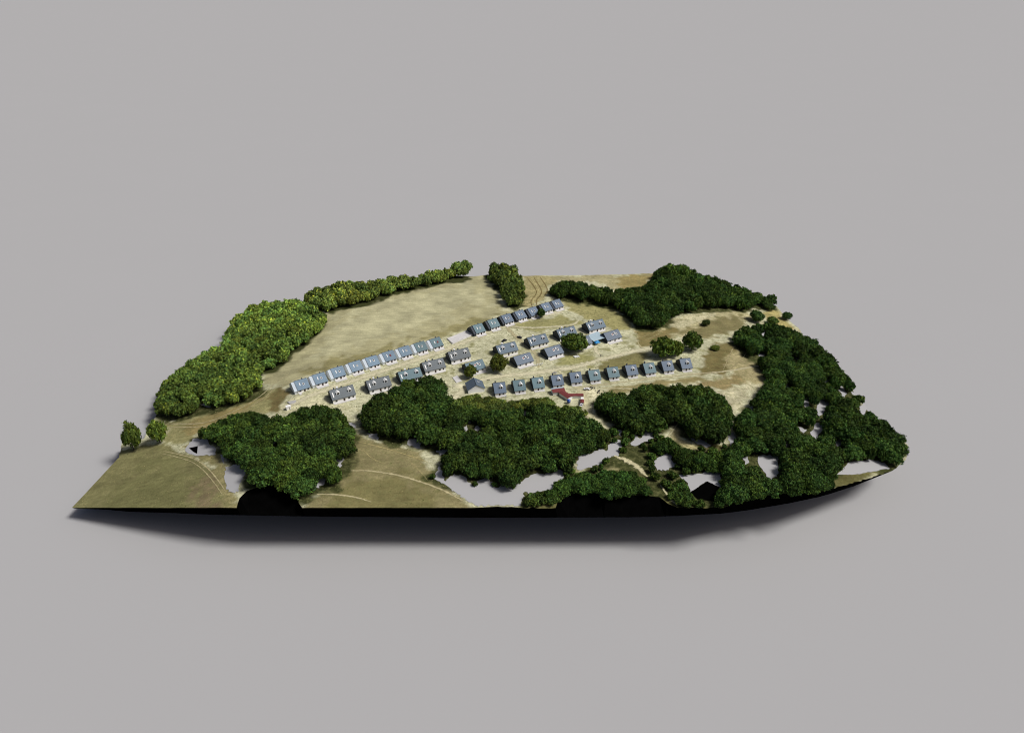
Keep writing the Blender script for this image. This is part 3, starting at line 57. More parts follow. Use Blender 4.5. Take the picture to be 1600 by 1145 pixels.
'corner':[(111.7,278.2,4.6,7.1),(122.9,284.9,4.6,7.0),(125.0,295.2,4.6,6.1),(129.2,282.9,4.6,7.1),(134.2,287.8,4.6,5.3),(169.4,291.5,4.6,5.3),(117.8,279.2,4.6,6.9),(120.4,290.2,4.6,6.6),(127.0,288.9,4.6,6.1),(143.4,287.7,4.6,5.5),(116.6,285.2,4.6,7.3),(161.8,289.8,4.6,5.1),(132.9,293.1,3.6,4.9),(118.3,294.8,3.6,5.3),(138.3,284.8,3.6,6.6),(148.9,287.4,3.6,4.9),(139.1,289.1,2.8,4.5),(121.3,298.2,2.8,5.6),(173.7,293.2,2.8,5.2),(123.6,280.3,2.8,4.8),(108.1,274.6,2.8,4.5),(155.3,288.8,2.8,4.6),(129.8,296.8,2.8,4.5),(112.6,282.8,2.8,4.5),(142.9,292.3,2.2,4.2),(115.6,289.2,2.2,6.2),(129.0,292.7,2.2,4.7),(165.2,292.9,2.2,4.1),(146.7,290.6,2.2,4.2),(174.4,296.2,2.2,4.7),(170.7,295.7,2.2,4.1),(124.9,299.7,2.2,4.1)],
'scraps':[(117.5,311.1,3.0,3.5),(103.9,306.4,3.0,3.8),(80.4,316.8,3.0,3.4),(61.7,340.5,3.0,4.2),(88.6,298.6,3.0,3.8),(87.2,282.4,3.0,3.6),(128.1,321.5,3.0,3.3),(125.4,304.0,3.0,3.3),(98.7,313.0,3.0,4.6),(66.9,329.8,3.0,4.2),(118.2,283.8,3.0,4.8),(112.3,277.7,3.0,4.1),(124.5,314.1,3.0,3.4),(108.1,315.8,3.0,4.6),(92.7,321.0,3.0,3.5),(53.0,327.0,3.0,4.5),(77.4,341.3,3.0,4.2),(97.4,301.7,3.0,4.2),(122.4,297.2,3.0,3.5),(91.7,288.2,3.0,3.7),(78.9,297.3,3.0,4.7),(116.6,303.7,3.0,4.0),(116.8,321.4,3.0,3.5),(83.2,326.1,3.0,3.8),(115.4,292.4,3.0,3.6),(43.9,321.1,3.0,4.5),(83.6,291.6,3.0,4.0),(55.5,334.2,3.0,3.4),(88.3,332.8,3.0,4.6),(90.8,275.8,3.0,4.2),(70.2,340.2,3.0,4.4),(98.9,275.2,3.0,3.6),(123.3,289.9,3.0,3.8),(77.9,304.2,2.2,4.4),(93.6,307.0,2.2,3.0),(101.0,320.5,2.2,3.2),(64.6,323.1,2.2,3.1),(128.9,309.5,2.2,3.4),(53.7,311.8,2.2,3.9),(78.5,310.7,2.2,3.0),(110.2,322.6,2.2,3.9),(46.1,304.3,2.2,3.5),(110.2,307.3,2.2,3.3),(90.5,326.9,2.2,3.3),(111.9,284.2,2.2,4.5),(86.0,320.0,2.2,3.3),(94.4,281.7,2.2,3.5),(106.5,275.0,1.6,3.5),(77.7,323.4,1.6,4.1),(61.1,332.1,1.6,3.6),(67.4,335.4,1.6,3.6),(122.4,320.7,1.6,3.3),(65.4,346.4,1.6,3.0),(87.1,338.3,1.6,3.3),(119.3,316.4,1.6,3.6),(71.8,334.7,1.6,3.9),(124.7,326.0,1.6,2.8),(82.8,331.7,1.6,2.8),(50.4,306.4,1.6,3.8),(92.9,294.1,1.6,2.8),(96.0,327.5,1.6,3.1),(77.1,327.7,1.6,2.8),(113.6,316.7,1.6,3.0)],
'rim':[(33.4,303.2,2.2,2.5),(30.9,297.8,1.6,2.9),(0.8,290.3,1.6,2.3),(-20.2,292.0,1.6,2.9),(22.2,285.5,1.6,2.8),(-9.6,291.8,1.6,2.4),(-44.0,298.4,1.6,2.7),(29.9,301.1,1.6,3.1)],
'verge':[(15.8,279.1,3.4,3.2),(9.7,280.1,3.4,3.6),(27.9,290.2,3.4,4.2),(21.0,282.7,3.4,4.0),(20.5,278.1,3.4,3.6),(33.6,294.7,3.4,3.6),(38.7,298.3,3.4,3.4),(24.9,282.1,2.6,3.3),(25.4,286.9,2.6,3.6),(12.1,276.4,2.6,3.5),(8.5,276.2,2.6,4.3),(14.1,282.6,2.6,3.4),(23.9,279.0,2.0,2.8),(31.1,292.0,2.0,3.0),(40.8,301.2,2.0,2.7),(42.8,299.0,2.0,3.1),(35.0,298.2,2.0,2.7),(17.3,283.0,2.0,2.9),(24.6,291.7,2.0,3.0)],
'edge':[(88.8,282.5,3.2,3.5),(91.4,288.7,3.2,4.5),(92.8,280.3,3.2,3.3),(91.7,275.6,3.2,4.4),(87.7,277.7,3.2,4.5),(87.1,286.8,3.2,3.3),(92.5,292.7,2.6,3.1),(84.6,282.1,2.6,3.6),(93.2,284.8,2.6,3.2),(95.1,276.9,2.0,3.5),(88.8,291.2,2.0,2.8)],
'bushes':[(2.8,364.5,4.2,6.5),(-0.3,369.1,4.2,5.1),(-20.0,366.5,4.2,4.8),(14.4,366.5,4.2,5.9),(-5.0,366.1,4.2,4.9),(-13.0,364.6,4.2,5.3),(-35.6,368.7,4.2,6.5),(-28.0,376.7,4.2,4.6),(-22.2,373.9,4.2,4.6),(-10.8,371.1,4.2,5.8),(-26.3,365.7,4.2,6.2),(39.3,362.2,4.2,5.1),(19.6,373.3,4.2,4.7),(8.5,372.1,4.2,4.4),(24.5,369.4,4.2,4.8),(-15.0,375.1,4.2,4.5),(-30.0,371.0,4.2,5.8),(19.4,367.9,3.2,4.9),(35.0,365.4,3.2,4.8),(-18.6,361.7,3.2,4.3),(13.9,374.9,3.2,4.0),(45.1,360.5,3.2,3.9),(7.5,367.0,3.2,5.4),(-15.8,370.2,3.2,5.1),(28.1,365.9,3.2,3.9),(-31.4,366.0,3.2,4.3),(-23.1,379.2,3.2,4.2),(-5.7,372.3,3.2,4.4),(-32.7,375.2,3.2,4.1),(-40.8,367.8,3.2,4.4),(-39.3,372.9,2.4,3.6),(24.4,374.0,2.4,3.6),(13.7,370.9,2.4,5.1),(-22.7,362.9,2.4,4.7),(42.3,365.7,2.4,3.9),(22.8,376.9,2.4,3.7),(-8.7,362.5,2.4,4.0),(4.0,372.0,2.4,4.1),(-24.8,370.0,2.4,5.4)]}
SOLO=[('s0',-28.2,408.2,4.0,9.5),('s1',-9.4,418.5,5.8,12),('s2',45.9,448.6,9.5,13),('s3',109.8,439.4,7.9,15),('s3b',119.6,440.5,5.1,12),('s4',133.3,448.0,7.1,14.5),('s5',23.9,504.7,3.1,8),('s6',155.5,492.3,3.1,5),('s7',201.8,510.0,6.3,9),('s8',230.7,519.3,4.3,6.5),('s9',-240.2,351.2,5.2,21),('s10',-224.5,355.1,5.2,17),('s11',152.1,451.1,3.3,3.2),('s12',221.4,537.1,4.4,6),('s13',214.2,507.6,4.2,6),('t1',145.3,586.9,8.8,15),('t2',155.5,590.0,8.2,14),('t3',-50.1,599.8,7.2,12),('t4',-43.8,603.1,6.0,12)]
REGIONS=[
([(-172.6,456.8),(-169.8,511.9),(-155.2,518.8),(-132.1,538.8),(-92.7,574.1),(-58.8,584.7),(-35.9,597.2),(-20.9,597.2),(-5.4,525.5),(0.0,512.8),(-20.7,498.2),(-54.2,468.8),(-94.1,440.9),(-142.6,410.0),(-157.6,399.2),(-174.9,410.4),(-180.5,430.2)],(165,160,124),3),
([(-146.2,503.6),(-90.7,559.5),(-34.7,574.1),(-16.5,538.7),(-51.9,500.6),(-98.3,466.6),(-141.6,442.4)],(174,170,135),14),
([(-159.6,405.7),(-146.4,424.4),(-96.6,456.1),(-50.8,486.6),(-10.7,519.1),(-5.3,510.4),(-54.5,472.0),(-94.6,443.9),(-143.1,411.9)],(137,131,92),8),
([(10.7,595.6),(59.8,597.2),(34.7,574.1),(24.8,538.7),(11.9,525.5),(2.7,525.5)],(160,150,108),3),
([(32.7,594.1),(135.4,602.0),(124.5,574.1),(91.3,563.9),(76.1,581.7),(46.8,581.7)],(168,160,122),4),
([(95.7,597.2),(135.1,600.4),(127.4,574.1),(100.3,566.8)],(148,134,88),4),
([(39.6,538.7),(55.2,541.4),(86.6,528.1),(97.2,491.2),(92.6,477.5),(76.4,488.9),(52.9,512.8)],(156,150,102),3),
([(93.4,483.2),(108.0,494.7),(148.5,513.9),(204.2,537.8),(198.8,511.1),(171.8,482.3),(143.9,472.5),(107.1,461.3)],(176,168,130),4),
([(117.6,491.2),(148.5,513.9),(171.7,520.5),(162.0,503.8),(131.3,483.2)],(186,180,146),4),
([(130.1,477.5),(162.0,503.8),(194.1,522.6),(189.1,497.2),(158.0,469.0),(138.9,472.1)],(128,120,84),5),
([(95.4,479.8),(132.0,486.6),(123.3,468.8),(95.7,450.9)],(128,116,76),3),
([(140.0,436.2),(154.0,463.0),(172.2,466.0),(175.1,450.9),(158.7,419.5),(132.0,412.8)],(112,102,66),4),
([(170.6,460.4),(179.6,441.7),(182.3,414.2),(164.1,392.6),(157.1,406.0),(154.2,428.2)],(158,148,110),3),
([(128.9,399.8),(157.4,414.8),(160.4,402.1),(141.6,390.1)],(140,126,88),3),
([(137.2,389.8),(163.3,404.3),(174.5,404.2),(151.8,380.6),(139.7,368.0),(138.7,379.5)],(190,184,152),3),
([(55.7,389.8),(87.4,399.8),(124.7,410.2),(137.2,406.7),(113.6,399.8),(81.5,389.8)],(140,130,90),3),
([(-252.7,284.8),(-256.2,299.8),(-253.0,351.7),(-224.7,355.8),(-193.2,332.3),(-167.1,311.6),(-143.5,274.6),(-137.6,260.9)],(124,120,82),2),
([(-228.7,279.2),(-233.5,294.3),(-225.2,339.2),(-196.9,331.4),(-163.0,278.1),(-155.3,263.5)],(115,113,75),10),
([(-179.5,300.3),(-167.9,308.9),(-142.8,261.5),(-168.3,266.0)],(124,112,84),6),
([(-108.3,260.4),(-110.1,273.4),(-103.9,288.8),(-94.6,339.6),(-76.5,333.0),(-52.4,323.4),(-45.5,299.7),(-20.0,273.4),(-17.8,260.4)],(134,126,90),2),
([(-97.0,260.4),(-93.0,302.6),(-56.8,299.7),(-37.4,281.0),(-35.6,260.4)],(118,112,74),6),
([(-206.5,345.8),(-200.3,348.8),(-176.3,335.6),(-141.3,274.3),(-146.3,262.0),(-169.2,312.1),(-193.2,332.3)],(142,134,94),2),
([(-224.7,355.8),(-231.5,379.7),(-197.5,384.5),(-170.2,396.2),(-158.2,401.0),(-146.7,370.1),(-174.5,369.9),(-201.5,361.7),(-203.4,346.3)],(148,143,100),3),
([(-228.3,372.7),(-199.8,379.0),(-173.1,391.3),(-172.6,376.9),(-203.6,356.7)],(146,132,88),5),
([(-162.8,394.0),(-158.2,401.0),(-149.0,392.7),(-149.0,370.7),(-154.6,368.2)],(112,100,66),2),
([(-152.8,383.2),(-129.0,391.4),(-112.6,375.5),(-98.6,367.9),(-134.1,362.1),(-147.8,366.6)],(200,196,160),2),
([(45.2,391.4),(56.3,395.6),(62.2,389.8),(53.4,367.9),(59.0,346.3),(52.9,345.0),(47.8,360.5)],(206,200,166),2),
([(3.2,260.4),(7.6,288.8),(28.4,299.7),(37.8,305.4),(61.2,333.0),(78.4,345.0),(91.8,333.0),(126.2,333.0),(143.4,326.9),(196.2,333.0),(221.3,316.0),(174.9,291.5),(126.1,270.9),(106.7,260.4)],(96,92,56),2),
([(24.1,286.2),(59.4,319.1),(75.4,326.6),(83.5,299.7),(77.5,295.9),(67.0,308.3),(41.8,291.5)],(176,168,124),2),
([(91.8,333.0),(105.3,360.5),(108.5,356.9),(102.0,336.2),(116.1,323.4),(107.2,317.3)],(188,178,132),1.5),
([(108.7,274.4),(117.3,302.6),(129.6,305.4),(126.6,283.5)],(196,188,150),2),
([(228.7,543.3),(230.4,524.2),(232.7,500.4),(216.1,491.1),(206.1,500.7),(219.4,541.2)],(170,158,104),3),
([(65.5,438.0),(99.6,445.9),(94.0,426.5),(72.4,419.1),(61.4,421.9)],(128,122,82),2),
([(37.6,440.9),(61.7,445.9),(67.1,431.2),(54.6,421.9),(32.1,426.5)],(150,148,100),3),
([(-5.1,494.7),(41.9,506.7),(56.6,494.7),(20.0,477.5),(0.0,483.2)],(150,146,100),4),
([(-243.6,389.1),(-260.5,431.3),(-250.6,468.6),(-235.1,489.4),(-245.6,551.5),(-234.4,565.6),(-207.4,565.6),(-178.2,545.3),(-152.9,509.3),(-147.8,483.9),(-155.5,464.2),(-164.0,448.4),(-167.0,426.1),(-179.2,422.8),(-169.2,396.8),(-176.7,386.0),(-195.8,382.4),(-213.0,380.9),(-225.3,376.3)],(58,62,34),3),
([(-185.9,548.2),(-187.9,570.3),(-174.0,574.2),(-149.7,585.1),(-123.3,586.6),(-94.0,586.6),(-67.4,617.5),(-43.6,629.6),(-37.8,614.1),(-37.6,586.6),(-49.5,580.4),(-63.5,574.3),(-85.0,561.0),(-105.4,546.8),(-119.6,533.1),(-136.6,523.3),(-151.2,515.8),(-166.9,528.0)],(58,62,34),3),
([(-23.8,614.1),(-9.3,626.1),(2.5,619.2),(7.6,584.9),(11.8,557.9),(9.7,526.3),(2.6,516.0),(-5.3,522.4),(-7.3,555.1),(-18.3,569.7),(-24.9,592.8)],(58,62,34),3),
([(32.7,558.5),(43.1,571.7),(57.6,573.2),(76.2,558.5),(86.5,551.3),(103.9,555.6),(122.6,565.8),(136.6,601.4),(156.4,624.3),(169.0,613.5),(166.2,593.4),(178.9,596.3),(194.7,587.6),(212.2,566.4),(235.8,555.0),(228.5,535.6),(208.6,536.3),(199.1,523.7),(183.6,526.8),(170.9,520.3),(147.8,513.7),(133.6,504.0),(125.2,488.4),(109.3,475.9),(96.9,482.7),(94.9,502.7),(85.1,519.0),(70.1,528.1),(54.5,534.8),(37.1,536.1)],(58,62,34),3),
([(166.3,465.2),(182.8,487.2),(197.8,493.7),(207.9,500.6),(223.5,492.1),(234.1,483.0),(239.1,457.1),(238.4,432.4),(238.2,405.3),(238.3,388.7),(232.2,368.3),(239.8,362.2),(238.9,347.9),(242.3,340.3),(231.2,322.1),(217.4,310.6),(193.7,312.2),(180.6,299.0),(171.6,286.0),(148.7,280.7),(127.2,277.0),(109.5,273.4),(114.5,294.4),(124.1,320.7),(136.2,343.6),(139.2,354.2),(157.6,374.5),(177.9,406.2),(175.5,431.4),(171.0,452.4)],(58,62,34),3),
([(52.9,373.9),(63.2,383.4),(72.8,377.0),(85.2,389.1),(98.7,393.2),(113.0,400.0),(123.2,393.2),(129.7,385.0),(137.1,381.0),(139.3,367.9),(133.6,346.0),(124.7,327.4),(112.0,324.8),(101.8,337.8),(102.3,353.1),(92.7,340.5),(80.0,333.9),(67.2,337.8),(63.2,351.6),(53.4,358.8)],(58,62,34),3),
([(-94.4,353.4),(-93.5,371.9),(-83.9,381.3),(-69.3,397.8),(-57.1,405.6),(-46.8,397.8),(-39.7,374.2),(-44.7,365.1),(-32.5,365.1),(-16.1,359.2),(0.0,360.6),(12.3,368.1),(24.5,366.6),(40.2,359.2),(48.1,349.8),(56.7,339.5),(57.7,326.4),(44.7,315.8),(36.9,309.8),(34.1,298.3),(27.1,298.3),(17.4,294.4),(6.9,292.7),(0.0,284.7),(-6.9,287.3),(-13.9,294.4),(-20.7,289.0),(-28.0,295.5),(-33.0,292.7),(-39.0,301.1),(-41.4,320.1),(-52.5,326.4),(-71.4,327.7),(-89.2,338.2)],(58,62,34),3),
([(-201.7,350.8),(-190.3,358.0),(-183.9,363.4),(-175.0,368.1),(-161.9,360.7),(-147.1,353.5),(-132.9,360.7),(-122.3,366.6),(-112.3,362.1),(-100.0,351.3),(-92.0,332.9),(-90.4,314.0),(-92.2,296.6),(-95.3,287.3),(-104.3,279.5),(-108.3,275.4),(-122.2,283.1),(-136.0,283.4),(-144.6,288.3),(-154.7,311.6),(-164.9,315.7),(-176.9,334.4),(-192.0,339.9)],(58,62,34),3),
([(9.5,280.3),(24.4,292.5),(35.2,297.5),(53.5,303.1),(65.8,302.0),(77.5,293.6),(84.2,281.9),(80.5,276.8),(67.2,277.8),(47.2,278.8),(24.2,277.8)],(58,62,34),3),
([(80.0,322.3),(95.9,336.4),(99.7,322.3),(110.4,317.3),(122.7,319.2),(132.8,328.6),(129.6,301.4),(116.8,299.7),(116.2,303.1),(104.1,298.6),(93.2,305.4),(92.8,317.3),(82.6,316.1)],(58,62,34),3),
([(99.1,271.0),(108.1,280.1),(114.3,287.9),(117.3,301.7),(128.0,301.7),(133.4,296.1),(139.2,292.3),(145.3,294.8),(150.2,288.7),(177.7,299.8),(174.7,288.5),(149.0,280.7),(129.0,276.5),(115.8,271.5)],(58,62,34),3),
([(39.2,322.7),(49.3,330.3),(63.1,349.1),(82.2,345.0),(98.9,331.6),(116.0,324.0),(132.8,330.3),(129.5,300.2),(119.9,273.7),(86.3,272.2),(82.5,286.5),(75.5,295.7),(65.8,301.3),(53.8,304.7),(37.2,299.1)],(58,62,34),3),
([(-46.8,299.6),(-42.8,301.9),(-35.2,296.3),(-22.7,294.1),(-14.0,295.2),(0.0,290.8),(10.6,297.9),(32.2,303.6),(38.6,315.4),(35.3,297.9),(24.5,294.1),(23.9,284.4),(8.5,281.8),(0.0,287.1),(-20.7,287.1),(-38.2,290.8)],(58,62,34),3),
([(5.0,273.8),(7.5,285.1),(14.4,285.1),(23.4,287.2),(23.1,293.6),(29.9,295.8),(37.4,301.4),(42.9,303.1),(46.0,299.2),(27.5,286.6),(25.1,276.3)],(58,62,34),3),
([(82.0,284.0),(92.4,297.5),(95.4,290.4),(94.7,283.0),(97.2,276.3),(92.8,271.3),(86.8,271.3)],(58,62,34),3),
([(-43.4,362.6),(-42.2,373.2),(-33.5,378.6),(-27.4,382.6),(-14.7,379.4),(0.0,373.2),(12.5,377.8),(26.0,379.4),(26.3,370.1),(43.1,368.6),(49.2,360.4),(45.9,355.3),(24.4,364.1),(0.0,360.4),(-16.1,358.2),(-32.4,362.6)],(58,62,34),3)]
TRACKS=[
('village',[(-149.0,370.7),(-128.6,389.8),(-106.2,406.7),(-73.9,430.3),(-47.9,450.9),(-27.2,469.8),(-5.1,491.2),(15.7,504.2),(42.6,516.6)],6.5,(206,200,168)),
('village',[(-45.2,367.9),(-37.3,383.4),(-28.3,398.1),(-15.5,408.4),(13.5,414.6),(45.6,423.7),(67.6,436.0),(95.4,448.9),(113.5,456.1)],7,(208,202,170)),
('village',[(64.3,439.9),(62.2,450.9),(64.9,458.1)],5,(206,200,168)),
('village',[(-5.1,491.2),(0.0,477.5),(10.6,456.1),(17.9,440.9),(19.1,421.9)],4,(178,170,134)),
('village',[(-7.7,491.2),(15.2,486.6),(46.0,491.2),(54.5,500.6)],4,(198,192,158)),
('front',[(51.1,346.3),(49.5,361.9),(48.3,379.4),(45.3,393.1),(37.7,408.4),(32.6,419.1)],6,(196,190,154)),
('field',[(102.9,389.8),(86.3,393.1),(60.6,394.8)],2.5,(184,176,138)),
('rut',[(38.8,393.1),(79.1,403.2),(125.3,412.8),(149.2,418.3),(172.9,428.2),(185.7,431.3)],1.6,(186,176,140)),
('rut',[(149.8,420.2),(166.4,454.5),(170.6,460.4)],1.0,(160,150,112)),
('rut',[(154.5,420.8),(169.5,440.0),(174.5,448.8)],1.0,(160,150,112)),
('rut',[(136.5,412.9),(159.3,421.4),(178.2,430.0)],1.0,(200,194,160)),
('left',[(-229.6,377.6),(-200.7,370.2),(-182.4,379.8),(-171.2,392.4),(-165.6,407.5),(-158.8,418.7)],1.1,(188,178,140)),
('left',[(-228.3,372.7),(-198.0,365.7),(-179.2,375.8),(-167.8,388.9),(-162.0,404.7)],1.0,(184,172,132)),
('meadow',[(-216.7,343.4),(-203.1,336.3),(-189.1,327.5),(-176.4,315.6),(-164.2,301.2),(-156.5,290.8)],0.9,(182,171,130)),
('meadow',[(-218.1,341.8),(-203.7,333.9),(-190.2,325.3),(-178.6,314.4),(-165.7,299.3),(-156.8,287.7)],0.8,(178,168,126)),
('meadow',[(-90.7,305.4),(-79.1,304.9),(-64.2,301.4),(-51.1,295.9),(-38.1,288.8),(-25.4,279.4)],1.7,(184,174,134)),
('meadow',[(-104.7,285.1),(-92.6,284.6),(-81.8,282.0),(-74.4,278.9)],1.6,(190,180,140)),
('meadow',[(-91.8,333.0),(-75.4,326.6),(-59.4,319.1),(-48.3,313.0)],1.2,(172,160,112)),
('meadow',[(-88.6,326.6),(-81.3,317.3),(-72.9,311.3)],0.8,(176,164,116)),
('meadow',[(-58.7,314.2),(-52.2,305.4),(-46.6,297.0)],0.6,(176,164,116)),
('stubble',[(14.2,590.9),(21.6,559.5),(16.5,538.7),(17.3,525.5)],1.2,(126,110,72)),
('stubble',[(20.2,592.5),(26.1,559.5),(20.9,538.7),(21.6,525.5)],1.2,(126,110,72)),
('stubble',[(26.1,592.5),(31.4,563.9),(26.6,544.2)],1.2,(128,112,74)),
('stubble',[(17.2,590.9),(23.8,559.5),(18.7,538.7),(19.4,525.5)],0.8,(196,182,130)),
('right',[(92.0,334.3),(100.6,347.7),(105.3,356.9)],1.6,(204,196,156)),
('right',[(99.4,333.0),(107.5,326.6),(110.7,322.8)],1.6,(190,180,134)),
('right',[(59.4,319.1),(69.3,311.3),(75.3,299.7)],4.5,(208,200,160)),
('right',[(81.1,292.6),(83.8,283.5),(86.6,275.9)],2.2,(206,200,160)),
('yard',[(95.8,466.6),(96.6,456.1),(100.2,448.9)],1.0,(200,192,150)),
('yard',[(98.6,468.8),(110.1,477.5),(119.3,486.6)],0.8,(176,166,120)),
('yard',[(99.0,462.3),(111.8,473.1),(120.9,482.0)],0.8,(176,166,120))]
MISC={'pad': [(-50.1,466.6),(-35.7,480.3),(-30.3,473.1),(-45.1,458.1)],'slab': [(-41.3,408.4),(-38.1,411.1),(-34.5,403.6),(-38.1,401.1)],'concrete': [(-147.6,378.8),(-142.6,380.9),(-140.1,378.1),(-145.0,375.9)],'box': (-144.3,370.4),'pole': (-4.0,374.0),'cars': [(5.7,468.8),(-5.9,463.4),(50.4,392.3),(44.8,372.4)],'houseE': (-23.9,390.6),'carport': [(56.3,466.2),(66.2,472.2),(70.9,461.9),(61.7,457.2)],'canopy': (64.1,458.4),'panels': [(14.6,422.8),(16.2,423.7),(17.9,424.7),(19.6,425.6),(21.3,426.5)],'bags': [(45.9,438.0),(47.1,438.5),(48.4,439.0)],'tarp': (36.4,443.9),'shed': [(26.5,388.2),(34.3,390.2)],'tank': (36.9,375.5),'sand': (-36.5,397.3),'rubble': [(57.9,389.8),(54.5,394.8),(-8.1,412.8),(27.2,449.9),(-16.3,404.9),(30.1,414.6),(125.9,436.0),(65.7,439.9),(79.9,458.1)],'wingA': [(35.5,382.6)],'wingB': [(37.6,382.6),(46.9,382.6)],'wingC': [(45.5,373.2),(46.1,380.2)]}

# ------------------------------------------------------------------ helpers
def lin(c):
    return tuple((v/255/12.92 if v/255 <= .04045 else ((v/255+.055)/1.055)**2.4) for v in c)

def material(name, col, rough=.8, var=.15, scale=1.2, objcol=False, spec=.2, attr=None, bump=0, metallic=0):
    """procedural material: base colour (or object colour / attribute) broken up by two noises"""
    m = bpy.data.materials.new(name); m.use_nodes = True; t = m.node_tree; N = t.nodes; L = t.links
    p = N['Principled BSDF']; p.inputs['Roughness'].default_value = rough; p.inputs['Specular IOR Level'].default_value = spec
    p.inputs['Metallic'].default_value = metallic
    tc = N.new('ShaderNodeTexCoord'); nz = N.new('ShaderNodeTexNoise'); nz.inputs['Scale'].default_value = scale
    nz.inputs['Detail'].default_value = 6; nz.inputs['Roughness'].default_value = .65
    L.new(tc.outputs['Object'], nz.inputs['Vector'])
    mr = N.new('ShaderNodeMapRange'); mr.inputs[1].default_value = .3; mr.inputs[2].default_value = .7
    mr.inputs[3].default_value = 1-var; mr.inputs[4].default_value = 1+var
    L.new(nz.outputs['Fac'], mr.inputs[0])
    mx = N.new('ShaderNodeVectorMath'); mx.operation = 'SCALE'
    if attr:
        at = N.new('ShaderNodeAttribute'); at.attribute_name = attr; L.new(at.outputs['Color'], mx.inputs[0])
    elif objcol:
        oi = N.new('ShaderNodeObjectInfo'); L.new(oi.outputs['Color'], mx.inputs[0])
    else:
        mx.inputs[0].default_value = col[:3]
    L.new(mr.outputs[0], mx.inputs['Scale']); L.new(mx.outputs[0], p.inputs['Base Color'])
    if bump:
        b = N.new('ShaderNodeBump'); b.inputs['Strength'].default_value = bump; b.inputs['Distance'].default_value = .1
        L.new(nz.outputs['Fac'], b.inputs['Height']); L.new(b.outputs[0], p.inputs['Normal'])
    return m

def link(name, mesh, parent=None, loc=None):
    o = bpy.data.objects.new(name, mesh); C.objects.link(o)
    if parent is not None: o.parent = parent
    if loc is not None: o.location = loc
    return o
def tag(o, label, cat, group=None):
    o['label'] = label; o['category'] = cat
    if group: o['group'] = group
    return o
def structure(o, kind='structure'):
    o['kind'] = kind; return o
def empty(name, loc=(0,0,0), rz=0):
    o = bpy.data.objects.new(name, None); C.objects.link(o); o.location = loc; o.rotation_euler = (0,0,rz); o.empty_display_size = 1
    return o
def copy_tree(o, parent=None):
    c = o.copy(); C.objects.link(c); c.parent = parent
    for ch in o.children: copy_tree(ch, c)
    return c

class MB:
    """collects polygons with material slots and links them as one mesh object"""
    def __init__(s): s.v = []; s.f = []; s.m = []
    def poly(s, pts, m=0):
        n = len(s.v); s.v += [tuple(p) for p in pts]; s.f.append(list(range(n, n+len(pts)))); s.m.append(m); return s
    def box(s, x0, x1, y0, y1, z0, z1, m=0, mat=None):
        p = [(x0,y0,z0),(x1,y0,z0),(x1,y1,z0),(x0,y1,z0),(x0,y0,z1),(x1,y0,z1),(x1,y1,z1),(x0,y1,z1)]
        if mat is not None: p = [tuple(mat @ Vector(q)) for q in p]
        n = len(s.v); s.v += p
        for f in ((3,2,1,0),(4,5,6,7),(0,1,5,4),(1,2,6,5),(2,3,7,6),(3,0,4,7)): s.f.append([n+i for i in f]); s.m.append(m)
        return s
    def prism(s, prof, x0, x1, m=0, axis='x'):
        """extrude a closed (y,z) profile along x (or an (x,z) profile along y)"""
        n = len(s.v); k = len(prof)
        for c in (x0, x1):
            for (p, q) in prof: s.v.append((c, p, q) if axis == 'x' else (p, c, q))
        s.f.append([n+i for i in range(k)][::-1]); s.m.append(m); s.f.append([n+k+i for i in range(k)]); s.m.append(m)
        for i in range(k):
            j = (i+1) % k; s.f.append([n+i, n+j, n+k+j, n+k+i]); s.m.append(m)
        return s
    def tube(s, pts, rad, m=0, seg=6):
        rings = []
        for i, p in enumerate(pts):
            p = Vector(p); d = (Vector(pts[min(i+1, len(pts)-1)])-Vector(pts[max(i-1, 0)])).normalized()
            u = d.orthogonal().normalized(); w = d.cross(u); n = len(s.v)
            r = rad[i] if isinstance(rad, (list, tuple)) else rad
            for k in range(seg):
                t = 2*math.pi*k/seg; s.v.append(tuple(p+u*math.cos(t)*r+w*math.sin(t)*r))
            rings.append(n)
        for a_, b_ in zip(rings, rings[1:]):
            for k in range(seg): s.f.append([a_+k, a_+(k+1) % seg, b_+(k+1) % seg, b_+k]); s.m.append(m)
        s.f.append([rings[0]+k for k in range(seg)][::-1]); s.m.append(m); s.f.append([rings[-1]+k for k in range(seg)]); s.m.append(m)
        return s
    def mesh(s, name, mats, smooth=False):
        me = bpy.data.meshes.new(name); me.from_pydata(s.v, [], s.f)
        for m in mats: me.materials.append(m)
        me.polygons.foreach_set('material_index', s.m)
        bm = bmesh.new(); bm.from_mesh(me); bmesh.ops.recalc_face_normals(bm, faces=bm.faces[:]); bm.to_mesh(me); bm.free()
        if smooth: me.polygons.foreach_set('use_smooth', [True]*len(me.polygons))
        return me
    def build(s, name, mats, parent=None, loc=None, smooth=False):
        if not isinstance(mats, (list, tuple)): mats = [mats]
        return link(name, s.mesh(name, mats, smooth), parent, loc)

